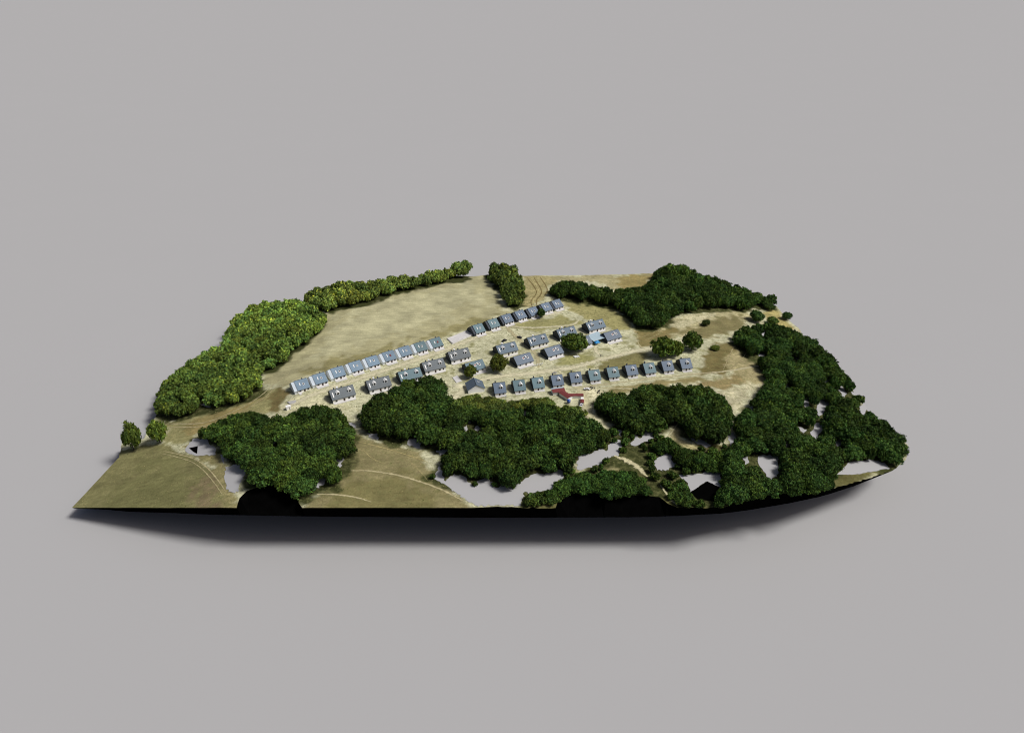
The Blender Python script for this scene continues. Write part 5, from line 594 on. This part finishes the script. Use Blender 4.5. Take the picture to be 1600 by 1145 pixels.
def make_car(paint):
    t = empty('parked_car')
    prof = [(-2.1,.35),(-2.1,.85),(-1.95,.95),(-1.0,1.0),(-.55,1.42),(.95,1.45),(1.55,1.0),(2.05,.92),(2.12,.4)]
    b = MB(); b.prism(prof, -.82, .82, axis='y'); b.build('body', paint, t)
    gl = MB(); 
    for s in (-1, 1): gl.poly([(-.85,s*.826,1.0),(-.48,s*.826,1.36),(.9,s*.826,1.38),(1.35,s*.826,1.0)])
    gl.build('side_window', m_glass, t)
    MB().poly([(-.99,-.72,1.03),(-.99,.72,1.03),(-.58,.66,1.41),(-.58,-.66,1.41)]).build('windscreen', m_glass, t)
    for sx in (-1.3, 1.3):
        for sy in (-1, 1):
            MB().tube([(sx,sy*.62,.33),(sx,sy*.86,.33)], .33, seg=12).build('wheel', m_under, t)
    return t
m_paint = material('dark car paint', (.02,.022,.026), rough=.25, var=.05, spec=.5); m_paintw = material('white car paint', (.7,.7,.72), rough=.3, var=.03, spec=.5)
CLAB = ['dark parked car on the dirt yard right of the cottage row', 'dark parked car behind the cream-walled villa in the middle', 'white parked car below the front row of cottages', 'white parked car at the edge of the red-roofed sheds']
for i, (x, y) in enumerate(MISC['cars']):
    if i in (0, 2): car = make_car(m_paint if i == 0 else m_paintw)
    else: car = copy_tree(car0)
    car0 = car; car.location = (x, y, .03); car.rotation_euler = (0, 0, math.radians((-35, 40, -10, 75)[i])); tag(car, CLAB[i], 'car', 'parked cars')

# light blue carport roof on posts
c, qd = local(MISC['carport']); t = empty('carport', (c[0], c[1], 0)); tag(t, 'broad light blue metal carport roof between villa and bungalow', 'carport')
m_tin = material('light blue sheet metal', (.42, .54, .60), rough=.5, var=.06, scale=.5, spec=.4); add_mottle(m_tin, 1.2, .08, (8, .3, 1))
b = MB(); zc = [3.0, 3.9, 3.9, 3.0]
b.poly([(p[0],p[1],z) for p, z in zip(qd, zc)]); b.poly([(p[0],p[1],z-.12) for p, z in zip(qd, zc)][::-1])
for i in range(4):
    j = (i+1) % 4; b.poly([(*qd[i],zc[i]-.12),(*qd[j],zc[j]-.12),(*qd[j],zc[j]),(*qd[i],zc[i])])
b.build('roof', m_tin, t)
for p, z in zip(qd, zc): MB().box(p[0]*.94-.1,p[0]*.94+.1,p[1]*.94-.1,p[1]*.94+.1,-.1,z-.13).build('post', m_dark, t)
# blue canopy tent
x, y = MISC['canopy']; t = empty('canopy_tent', (x, y, 0), math.radians(25)); tag(t, 'small bright blue canopy tent in front of the carport', 'tent')
m_blue = material('blue tarpaulin', (.03, .25, .55), rough=.5, var=.15, scale=1.2, spec=.3)
b = MB(); h_ = 2.1; w_ = 2.0
cr = [(-w_,-w_,h_),(w_,-w_,h_),(w_,w_,h_),(-w_,w_,h_)]
for i in range(4):
    p, q = cr[i], cr[(i+1) % 4]; b.poly([p, q, (0,0,h_+1.1)]); b.poly([p, q, (q[0],q[1],h_-.45), (p[0],p[1],h_-.45)])
b.build('canopy', m_blue, t)
for p in cr: MB().tube([(p[0]*.97,p[1]*.97,-.1),(p[0]*.97,p[1]*.97,h_)], .05).build('post', m_trim, t)
# leaning white panels
for i, (x, y) in enumerate(MISC['panels']):
    b = MB(); mt = Matrix.Rotation(math.radians(18), 4, 'X')
    for z0, z1 in ((0, 2.3),): b.box(-.75, .75, -.06, .06, z0, z1, 0, mt)
    for s in (-.6, 0, .6): b.box(s-.06, s+.06, -.14, -.062, .05, 2.25, 0, mt)
    o = b.build('wall_panel', m_trim); o.location = (x, y, .02); o.rotation_euler = (0, 0, math.radians(30+i*3))
    tag(o, 'white ribbed panel, %s of five leaning in a row beside the bungalow' % ORD[i], 'panel', 'white panels beside the bungalow')
for i, (x, y) in enumerate(MISC['bags']):
    b = MB(); b.box(-.5, .5, -1.3, 1.3, 0, .14, 0)
    for k in range(7): b.box(-.5, .5, -1.3+k*.38, -1.3+k*.38+.28, .45, .52, 0)
    for s in (-.5, -.08, .34): b.box(s, s+.16, -1.3, 1.26, .14, .45, 0)
    o = b.build('pallet', m_trim); o.location = (x, y, .02); o.rotation_euler = (0, 0, math.radians(35))
    tag(o, 'white pallet, %s of three beside the large double tree' % ORD[i], 'pallet', 'white pallets by the double tree')

def rubble(name, x, y, r, h_, mat, n=16, label=None, cat=None, seed=0):
    rr = random.Random(seed); b = MB()
    for k in range(n):
        q = rr.random()**.6; t_ = rr.uniform(0, 6.28); s = rr.uniform(.18, .5)*r*.5
        m = Matrix.Translation((math.cos(t_)*q*r, math.sin(t_)*q*r, (1-q)*h_*.6+s*.3)) @ Matrix.Rotation(rr.uniform(0, 6), 4, (rr.random(), rr.random(), rr.random()+.1))
        b.box(-s, s, -s*.6, s*.6, -s*.4, s*.4, 0, m)
    o = b.build(name, mat); o.location = (x, y, 0); tag(o, label, cat); return o
x, y = MISC['tarp']; rubble('tarpaulin_heap', x, y, 1.8, 1.0, m_blue, 18, 'blue tarpaulin heap in front of a bungalow', 'tarpaulin', 3)
m_sand = material('pale sand', lin((205,200,168)), rough=.95, var=.12, scale=1)
b = MB(); segs = 18; x, y = MISC['sand']
for r0, z0, r1, z1 in ((3.6, -.05, 2.6, .5), (2.6, .5, 1.3, 1.0), (1.3, 1.0, .05, 1.25)):
    for k in range(segs):
        t0, t1 = 2*math.pi*k/segs, 2*math.pi*(k+1)/segs; w = lambda r, t_: (r*math.cos(t_)*(1.2+.12*math.sin(3*t_)), r*math.sin(t_)*(.9+.1*math.cos(2*t_)))
        b.poly([(*w(r0,t0),z0),(*w(r0,t1),z0),(*w(r1,t1),z1),(*w(r1,t0),z1)])
o = b.build('sand_heap', m_sand); o.location = (x, y, 0); tag(o, 'low pale sand heap below the bare concrete pad', 'sand heap')
m_junk = material('dark scrap', (.07,.065,.06), rough=.8, var=.5, scale=2)
RL = ['dark scrap heap at the top of the sandy entrance', 'dark scrap heap just below the front row, left of the sandy entrance road', 'grey rubble heap beside the middle track', 'small rubble heap between two bungalows',
      'small rubble heap near the gable-front house', 'pale purple-grey scrap heap behind the fourth front-row cottage', 'small rubble heap behind the rightmost front-row cottage', 'small scrap heap beside the track below the carport', 'small scrap heap before the rightmost bungalow']
for i, (x, y) in enumerate(MISC['rubble']): rubble('scrap_heap', x, y, (2.2,2,1.4,1.2,1.0,1.8,1.0,1.3,1.0)[i], .9, m_junk if i not in (2, 5) else m_greyc, 16, RL[i], 'heap', 20+i)

# red-roofed sheds round a small yard
(xa, ya), (xb, yb) = MISC['shed']; an = math.atan2(yb-ya, xb-xa); ln = math.hypot(xb-xa, yb-ya)
t = empty('red_roofed_shed', ((xa+xb)/2, (ya+yb)/2, 0), an); tag(t, 'long shed with red metal roof and white walls below the front row', 'shed')
b = MB(); b.box(-ln/2, ln/2, -3.2, 1.2, -.2, 2.3); b.build('wall', m_white, t)
b = MB(); b.prism([(-3.8,2.32),(-.6,3.2),(-.6,3.32),(-3.8,2.44)], -ln/2-.4, ln/2+.4); b.build('roof', m_red, t)
b = MB(); b.prism([(-.58,3.2),(1.8,2.5),(1.8,2.62),(-.58,3.32)], -ln/2-.4, ln/2+.4); b.build('rear_roof', m_tin, t)
b = MB(); b.box(-1, 0, -3.25, -3.15, 0, 1.9); b.build('door', m_greyc, t)
x, y = MISC['wingA'][0]; t = empty('red_roofed_shed', (x, y, 0), math.radians(-52)); tag(t, 'red-roofed shed wing set diagonally beside the blue water tank', 'shed')
MB().box(-4.2, 4.2, -1.9, 1.9, -.2, 2.2).build('wall', m_white, t); MB().prism([(-2.3,2.25),(0,2.9),(2.3,2.25),(2.3,2.37),(0,3.02),(-2.3,2.37)], -4.5, 4.5).build('roof', m_red, t)
(xa, ya), (xb, yb) = MISC['wingB']; an = math.atan2(yb-ya, xb-xa); ln = math.hypot(xb-xa, yb-ya)
t = empty('red_roofed_shed', ((xa+xb)/2, (ya+yb)/2, 0), an); tag(t, 'low narrow red-roofed shed running right to the sandy entrance', 'shed')
MB().box(-ln/2, ln/2, -1.0, .8, -.2, 1.9).build('wall', m_white, t); MB().prism([(-1.4,1.92),(1.1,2.3),(1.1,2.42),(-1.4,2.04)], -ln/2-.3, ln/2+.3).build('roof', m_red, t)
(xa, ya), (xb, yb) = MISC['wingC']; an = math.atan2(yb-ya, xb-xa); ln = math.hypot(xb-xa, yb-ya)
t = empty('red_roofed_shed', ((xa+xb)/2, (ya+yb)/2, 0), an); tag(t, 'short red-roofed shed along the sandy entrance road', 'shed')
MB().box(-ln/2, ln/2, -.9, .9, -.2, 1.8).build('wall', m_white, t); MB().prism([(-1.2,1.82),(0,2.2),(1.2,1.82),(1.2,1.94),(0,2.32),(-1.2,1.94)], -ln/2-.3, ln/2-3).build('roof', m_red, t)
x, y = MISC['tank']; t = empty('water_tank', (x, y, 0)); tag(t, 'dark blue water tank on a stand among the red sheds', 'tank')
m_navy = material('blue plastic tank', (.01,.06,.32), rough=.35, var=.08, spec=.5)
MB().tube([(0,0,.9),(0,0,1.0),(0,0,2.5),(0,0,2.8),(0,0,2.95)], [1.1,1.2,1.2,.8,.3], seg=18).build('barrel', m_navy, t, smooth=False)
for sx in (-.7,.7):
    for sy in (-.7,.7): MB().box(sx-.08,sx+.08,sy-.08,sy+.08,-.1,.9).build('leg', m_greyc, t)

# ------------------------------------------------------------------ trees
m_leaf = bpy.data.materials.new('foliage'); m_leaf.use_nodes = True
def leaf_nodes(m, use_obj):
    t = m.node_tree; N = t.nodes; L = t.links; p = N['Principled BSDF']
    p.inputs['Roughness'].default_value = .75; p.inputs['Specular IOR Level'].default_value = .15
    at = N.new('ShaderNodeAttribute'); at.attribute_name = 'tint'
    mx = N.new('ShaderNodeVectorMath'); mx.operation = 'MULTIPLY'; L.new(at.outputs['Color'], mx.inputs[0])
    if use_obj:
        oi = N.new('ShaderNodeObjectInfo'); L.new(oi.outputs['Color'], mx.inputs[1])
    else: mx.inputs[1].default_value = (1,1,1)
    L.new(mx.outputs[0], p.inputs['Base Color'])
    tr = N.new('ShaderNodeBsdfTranslucent'); L.new(mx.outputs[0], tr.inputs['Color'])
    ms = N.new('ShaderNodeMixShader'); ms.inputs[0].default_value = .18
    L.new(p.outputs[0], ms.inputs[1]); L.new(tr.outputs[0], ms.inputs[2]); L.new(ms.outputs[0], N['Material Output'].inputs['Surface'])
leaf_nodes(m_leaf, True)
m_leafw = bpy.data.materials.new('foliage in the mass'); m_leafw.use_nodes = True; leaf_nodes(m_leafw, False)
m_bark = material('bark', (.07, .055, .042), rough=.9, var=.3, scale=3)

_ico = None
def ico():
    global _ico
    if _ico is None:
        bm = bmesh.new(); bmesh.ops.create_icosphere(bm, subdivisions=2, radius=1)
        _ico = (np.array([v.co[:] for v in bm.verts]), np.array([[v.index for v in f_.verts] for f_ in bm.faces])); bm.free()
    return _ico

def crown_arrays(seed, n_lobes, n_clump, n_leaf, leaf, sparse=False):
    """unit crown: radius 1 in x/y, z from 0.08 to 1. returns quads (n,4,3), quad tints (n,3), core verts/faces"""
    g = np.random.default_rng(seed)
    cs = []; rs = []
    for i in range(n_lobes):
        th = g.uniform(0, 2*np.pi) if i else 0; zz = 1-1.15*(i+.5)/n_lobes
        rr = math.sqrt(max(0, 1-zz*zz)); th = i*2.39996+g.uniform(-.5, .5)
        k = g.uniform(.45, .86)
        cs.append((rr*math.cos(th)*k, rr*math.sin(th)*k, .46+.52*zz*g.uniform(.45, .72))); rs.append(g.uniform(.20, .40))
    cs.append((0, 0, .48)); rs.append(.55)
    cs = np.array(cs); rs = np.array(rs); zs = .62        # lobes are flattened in z (unit height vs unit radius)
    pts = []; nrm = []
    while len(pts) < n_clump:
        i = g.integers(0, len(rs)); d = g.normal(size=3); d /= np.linalg.norm(d)
        p = cs[i]+d*rs[i]*np.array([1, 1, zs])*g.uniform(.74, 1.2)
        if p[2] < .08: continue
        q = (p-cs)/np.array([1, 1, zs]); 
        if np.any((np.linalg.norm(q, axis=1) < rs*.86)): continue
        pts.append(p); nrm.append(d)
    pts = np.array(pts); nrm = np.array(nrm)
    lobe_t = g.uniform(.3, 1.6, n_clump)
    base = np.array([.125, .178, .046])
    hue = g.uniform(-1, 1, n_clump)
    ct = base*lobe_t[:, None]*np.stack([1+.25*hue, 1+.08*hue, 1-.2*hue], 1)
    bright = g.random(n_clump) < .10; ct[bright] *= np.array([1.4, 1.3, 1.15])
    P0 = np.repeat(pts, n_leaf, 0); D = np.repeat(nrm, n_leaf, 0); T = np.repeat(ct, n_leaf, 0)
    M = len(P0); off = g.normal(size=(M, 3))*.05; off[:, 2] *= .7
    P0 = P0+off; T = T*g.uniform(.6, 1.45, (M, 1))
    nn = D*1.0+g.normal(size=(M, 3))*.75; nn /= np.linalg.norm(nn, axis=1)[:, None]
    up = g.normal(size=(M, 3)); u = np.cross(nn, up); u /= np.linalg.norm(u, axis=1)[:, None]; v = np.cross(nn, u)
    s = leaf*g.uniform(.6, 1.25, (M, 1)); sz = np.array([1, 1, .8])
    Q = np.stack([P0+(-u*s)*sz, P0+(-v*s*.6)*sz+nn*s*.15, P0+(u*s)*sz, P0+(v*s*.6)*sz], 1)
    iv, if_ = ico(); CV = []; CF = []; n0 = 0
    for c_, r_ in zip(cs, rs):
        jit = 1+g.uniform(-.12, .12, (len(iv), 1))
        w = c_+iv*jit*r_*.70*np.array([1, 1, zs]); w[:, 2] = np.maximum(w[:, 2], .06)
        CV.append(w); CF.append(if_+n0); n0 += len(iv)
    return Q, T, np.concatenate(CV), np.concatenate(CF), base*.9

def mesh_from(name, verts, faces4, faces3, tint, mat):
    me = bpy.data.meshes.new(name); nv = len(verts); n4, n3 = len(faces4), len(faces3)
    me.vertices.add(nv); me.vertices.foreach_set('co', np.asarray(verts, np.float32).ravel())
    loops = np.concatenate([np.asarray(faces4, np.int32).ravel(), np.asarray(faces3, np.int32).ravel()])
    me.loops.add(len(loops)); me.loops.foreach_set('vertex_index', loops)
    me.polygons.add(n4+n3)
    ls = np.concatenate([np.arange(n4)*4, n4*4+np.arange(n3)*3]).astype(np.int32)
    me.polygons.foreach_set('loop_start', ls)
    me.update(calc_edges=True)
    at = me.attributes.new('tint', 'FLOAT_COLOR', 'FACE') if False else me.attributes.new('tint', 'FLOAT_VECTOR', 'FACE')
    at.data.foreach_set('vector', np.asarray(tint, np.float32).ravel())
    me.materials.append(mat); me.validate()
    return me
def crown_mesh(name, seed, scale, *a):
    Q, T, CV, CF, ct = crown_arrays(seed, *a); nq = len(Q)
    V = np.concatenate([Q.reshape(-1, 3), CV])*np.array(scale)
    return mesh_from(name, V, np.arange(nq*4).reshape(-1, 4), CF+nq*4, np.concatenate([T, np.tile(ct, (len(CF), 1))]), m_leaf)
def trunk_mesh(seed, H=1.0):
    g = random.Random(seed); b = MB()
    top = (g.uniform(-.05, .05), g.uniform(-.05, .05), .62)
    b.tube([(0,0,-.03),(g.uniform(-.02,.02),g.uniform(-.02,.02),.2),(top[0]*.6,top[1]*.6,.42),top], [.075,.052,.04,.018], seg=7)
    for k in range(5):
        t_ = k*1.257+g.uniform(-.3,.3); z0 = g.uniform(.16,.36); r1 = g.uniform(.45,.7)
        b.tube([(0,0,z0),(math.cos(t_)*r1*.5,math.sin(t_)*r1*.5,z0+.12),(math.cos(t_)*r1,math.sin(t_)*r1,z0+.26)], [.034,.024,.010], seg=5)
    return b.mesh('trunk', [m_bark], True)
NV = 8
CROWNS = [crown_mesh('crown', 100+i, (1,1,1), 22+i % 7, 380, 11, .07) for i in range(NV)]
BCROWNS = [crown_mesh('bush_crown', 200+i, (1,1,1), 9+i % 3, 130, 12, .15) for i in range(4)]
TRUNKS = [trunk_mesh(i) for i in range(4)]
def tree(name, x, y, r, h_, label, cat, group, col, crowns=None):
    t = empty(name, (x, y, ground_z(x)), RND.uniform(0, 6.28)); tag(t, label, cat, group)
    c = link('crown', RND.choice(crowns or CROWNS), t); c.scale = (r*RND.uniform(.94, 1.08), r*RND.uniform(.94, 1.08), h_)
    c.rotation_euler = (RND.uniform(-.12, .12), RND.uniform(-.12, .12), 0)
    k = link('trunk', RND.choice(TRUNKS), t); k.scale = (r*.9, r*.9, h_)
    f_ = RND.uniform(.6, 1.35); hu = RND.uniform(-.12, .08)
    c.color = (col[0]*f_*(1+hu), col[1]*f_, col[2]*f_*(1-hu), 1)
    return t
TREE_LABEL = {
 'back_left': ('yellow-green broadleaf tree in the big wood at the upper left', 'trees of the upper left wood', (1.5, 1.35, 1.0)),
 'hedgerow': ('yellow-green tree in the hedgerow behind the field', 'trees of the far hedgerow', (2.05, 1.85, 1.5)),
 'far_clump': ('tree in the tall clump between field and stubble', 'trees of the tall clump at the back', (1.15, 1.12, .9)),
 'back_right': ('dark green tree in the belt of trees at the upper right', 'trees of the upper right belt', (.48, .63, .46)),
 'right': ('dark green tree in the patchy right-hand wood', 'trees of the right-hand wood', (.46, .62, .44)),
 'front_right': ('dark green tree in the wood below the front row', 'trees below the front row', (.46, .58, .40)),
 'front_centre': ('dark green tree in the dense wood at the front centre', 'trees of the front centre wood', (.47, .60, .41)),
 'front_left': ('dark green tree in the dense wood at the front left', 'trees of the front left wood', (.50, .63, .42)),
 'front_low': ('low drooping bush along the front right edge', 'bushes along the front right edge', (.5, .70, .46)),
 'mid_right': ('low dark bush between the grey holes at the right', 'bushes between the clearings', (.46, .62, .42)),
 'scraps': ('ragged low scrub bush in the broken ground at the front right', 'scrub bushes at the front right', (.6, .75, .5)),
 'rim': ('ragged low bush at the rim of the long grey hole', 'bushes at the rim of the long grey clearing', (.6, .75, .5)),
 'corner': ('low dark bush at the front right corner of the land', 'bushes at the front right corner', (.46, .62, .42)),
 'verge': ('low bush right of the long grey hole at the front', 'bushes on the front verge', (.7, .8, .6)),
 'edge': ('low bush at the front edge beside the black patch', 'bushes beside the black hollow', (.6, .8, .6)),
 'bushes': ('small yellow-green bush between front row and wood', 'bushes below the front row', (1.15, 1.05, .8)),
}
for k, L in WOODS.items():
    lab, grp, col = TREE_LABEL[k]; bush = k in ('scraps', 'rim', 'front_low', 'mid_right', 'bushes', 'corner', 'verge', 'edge')
    X_ = sorted(p[0] for p in L); Y_ = sorted(p[1] for p in L); n_ = len(L)
    for (x, y, r, h_) in L:
        cc = col
        side = 'left' if x < X_[n_//3] else ('right' if x > X_[2*n_//3] else 'middle'); dep = 'front' if y < Y_[n_//2] else 'back'
        lab = ('' if bush else ('large ' if r > 6 else 'smaller '))+TREE_LABEL[k][0]+', %s %s part' % (dep, side)
        tree('bush' if bush else 'broadleaf_tree', x, y, r, h_, lab, 'bush' if bush else 'tree', grp, cc, BCROWNS if bush and r < 3.5 else None)
SL = {'s0': ('small round tree in front of a bungalow, beside the concrete pad', (1.25,1.15,.8)), 's1': ('round tree standing between two bungalows in the middle of the village', (1.3,1.15,.8)),
 's2': ('large broad double-crowned tree among the houses, beside the white pallets', (1.05,1.1,.7)), 's3': ('larger of the round trees standing above the right end of the front row', (1.1,1.25,.8)),
 's3b': ('yellow-green round tree growing into the right side of a larger one', (1.35,1.4,.9)),
 's4': ('round tree standing alone at the right of the pair above the front row', (1.1,1.25,.8)), 's5': ('narrow dark tree between two cottages near the far end of the row', (.5,.7,.6)),
 's6': ('small sparse tree alone in the middle of the right-hand field', (.8,.8,.8)), 's7': ('round dark tree at the right edge of the right-hand field', (.7,.85,.7)), 's8': ('small round dark tree at the outermost right edge', (.6,.8,.7)),
 's9': ('tall bushy tree at the far left edge of the land', (1.25,1.2,.8)), 's10': ('bushy tree just right of the leftmost tree', (1.0,1.1,.75)), 's11': ('low dark bush below the round trees at the right', (1.1,1.05,.7)),
 's12': ('small dark tree near the end of the upper right belt', (.7,.85,.7)), 's13': ('small dark tree beside the bare slope at the right edge', (.75,.85,.7)),
 't1': ('tallest tree of the upper right belt, left of its equally tall neighbour', (.62,.82,.55)), 't2': ('tall tree of the upper right belt, right of the tallest one', (.6,.8,.55)),
 't3': ('tall yellow-green tree second from the right end of the far hedgerow', (1.8,1.65,1.3)), 't4': ('tall yellow-green tree at the right end of the far hedgerow', (1.9,1.75,1.35))}
for k, x, y, r, h_ in SOLO:
    lab, col = SL[k]; tree('bush' if k == 's11' else 'broadleaf_tree', x, y, r, h_, lab, 'bush' if k == 's11' else 'tree', None, col)

# the smaller crowns that fill the woods, one mass
def build_mass():
    VARS = [crown_arrays(300+i, 15, 210, 10, .10) for i in range(6)]
    Vs = []; Q4 = []; Q3 = []; T4 = []; T3 = []; nq = 0; parts = []
    for k, L in REST.items():
        col = np.array(TREE_LABEL[k][2])
        for (x, y, r, h_) in L:
            Q, T, CV, CF, ct = VARS[RND.randrange(6)]; an = RND.uniform(0, 6.28); ca, sa = math.cos(an), math.sin(an)
            M = np.array([[ca*r, -sa*r, 0], [sa*r, ca*r, 0], [0, 0, h_]])
            cc = col
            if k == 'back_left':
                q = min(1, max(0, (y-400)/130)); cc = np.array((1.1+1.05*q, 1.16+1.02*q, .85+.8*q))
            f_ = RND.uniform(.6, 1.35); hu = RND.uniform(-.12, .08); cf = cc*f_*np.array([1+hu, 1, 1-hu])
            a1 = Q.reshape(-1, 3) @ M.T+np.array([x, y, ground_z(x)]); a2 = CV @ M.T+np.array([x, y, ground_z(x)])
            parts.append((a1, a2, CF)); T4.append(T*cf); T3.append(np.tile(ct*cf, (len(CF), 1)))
    V1 = np.concatenate([p[0] for p in parts]); n1 = len(V1); n = n1; F3 = []
    for p in parts: F3.append(p[2]+n); n += len(p[1])
    V = np.concatenate([V1]+[p[1] for p in parts])
    me = mesh_from('woodland', V, np.arange(n1).reshape(-1, 4), np.concatenate(F3), np.concatenate(T4+T3), m_leafw)
    o = link('woodland', me); structure(o, 'stuff'); o['label'] = 'dense mass of smaller tree crowns filling the woods'; o['category'] = 'woodland'
build_mass()

# ------------------------------------------------------------------ dry grass tufts and scrub
def tufts(name, n, size, cols, label, test):
    g = np.random.default_rng(77+n); xs = [p[0] for p in OUT2]; ys = [p[1] for p in OUT2]
    x = g.uniform(min(xs), max(xs), n*3); y = g.uniform(min(ys), max(ys), n*3)
    ok = inside(x, y, OUT2) & (edge_dist(x, y, OUT2) > 1); ok &= test(x, y, g)
    x = x[ok][:n]; y = y[ok][:n]; n = len(x); K = 5
    X = np.repeat(x, K); Y = np.repeat(y, K); M = len(X); s = np.repeat(g.uniform(.5, 1.4, n), K)*size
    th = g.uniform(0, 2*np.pi, M); w = s*.45
    bx, by = X+np.cos(th)*s*.3, Y+np.sin(th)*s*.3
    px, py = -np.sin(th)*w, np.cos(th)*w
    A = np.stack([bx+px, by+py, ground_z(X)-.05], 1); B = np.stack([bx-px, by-py, ground_z(X)-.05], 1)
    Cc = np.stack([bx+np.cos(th)*s*.5-px*.4, by+np.sin(th)*s*.5-py*.4, ground_z(X)+s*g.uniform(.25, .6, M)], 1)
    V = np.stack([A, B, Cc], 1).reshape(-1, 3)
    cl = np.array([lin(c_) for c_ in cols]); T = np.repeat(cl[g.integers(0, len(cols), n)]*g.uniform(.7, 1.3, (n, 1)), K, 0)
    me = mesh_from(name, V, np.zeros((0, 4), int), np.arange(M*3).reshape(-1, 3), T, m_leafw)
    o = link(name, me); structure(o, 'stuff'); o['label'] = label; o['category'] = 'grass' if 'grass' in name else 'scrub'
HX = np.array([(h_[0], h_[1]) for L in (HOUSE_A, HOUSE_B, HOUSE_C, HOUSE_D) for h_ in L]+[MISC['houseE']]+[centre(MISC['pad']), centre(MISC['carport'])])
def clear(x, y):
    ok = np.ones(x.shape, bool)
    for hx, hy in HX: ok &= (x-hx)**2+(y-hy)**2 > 81
    for poly in GREY+BLACK: ok &= ~inside(x, y, poly)
    for kind, pts, w, c_ in TRACKS:
        for p, q in zip(pts, pts[1:]):
            vx, vy = q[0]-p[0], q[1]-p[1]; t_ = np.clip(((x-p[0])*vx+(y-p[1])*vy)/(vx*vx+vy*vy), 0, 1)
            ok &= np.hypot(x-p[0]-t_*vx, y-p[1]-t_*vy) > w*.5
    return ok
tufts('dry_grass', 9000, .35, [(150,142,96),(128,124,76),(172,160,112),(104,108,60)], 'dry grass tufts scattered over the fields and yards',
      lambda x, y, g: clear(x, y) & ~inside(x, y, REGIONS[0][0]) & (vnoise(x, y, 8)+g.uniform(-.3, .3, x.shape) > .5))
tufts('scrub', 1800, .6, [(120,124,72),(140,134,84),(104,112,62)], 'low scrub on rough ground between the houses',
      lambda x, y, g: clear(x, y) & (vnoise(x+40, y, 14) > .6) & (x > -120) & (x < 105) & (y < 560) & ~inside(x, y, REGIONS[0][0]))
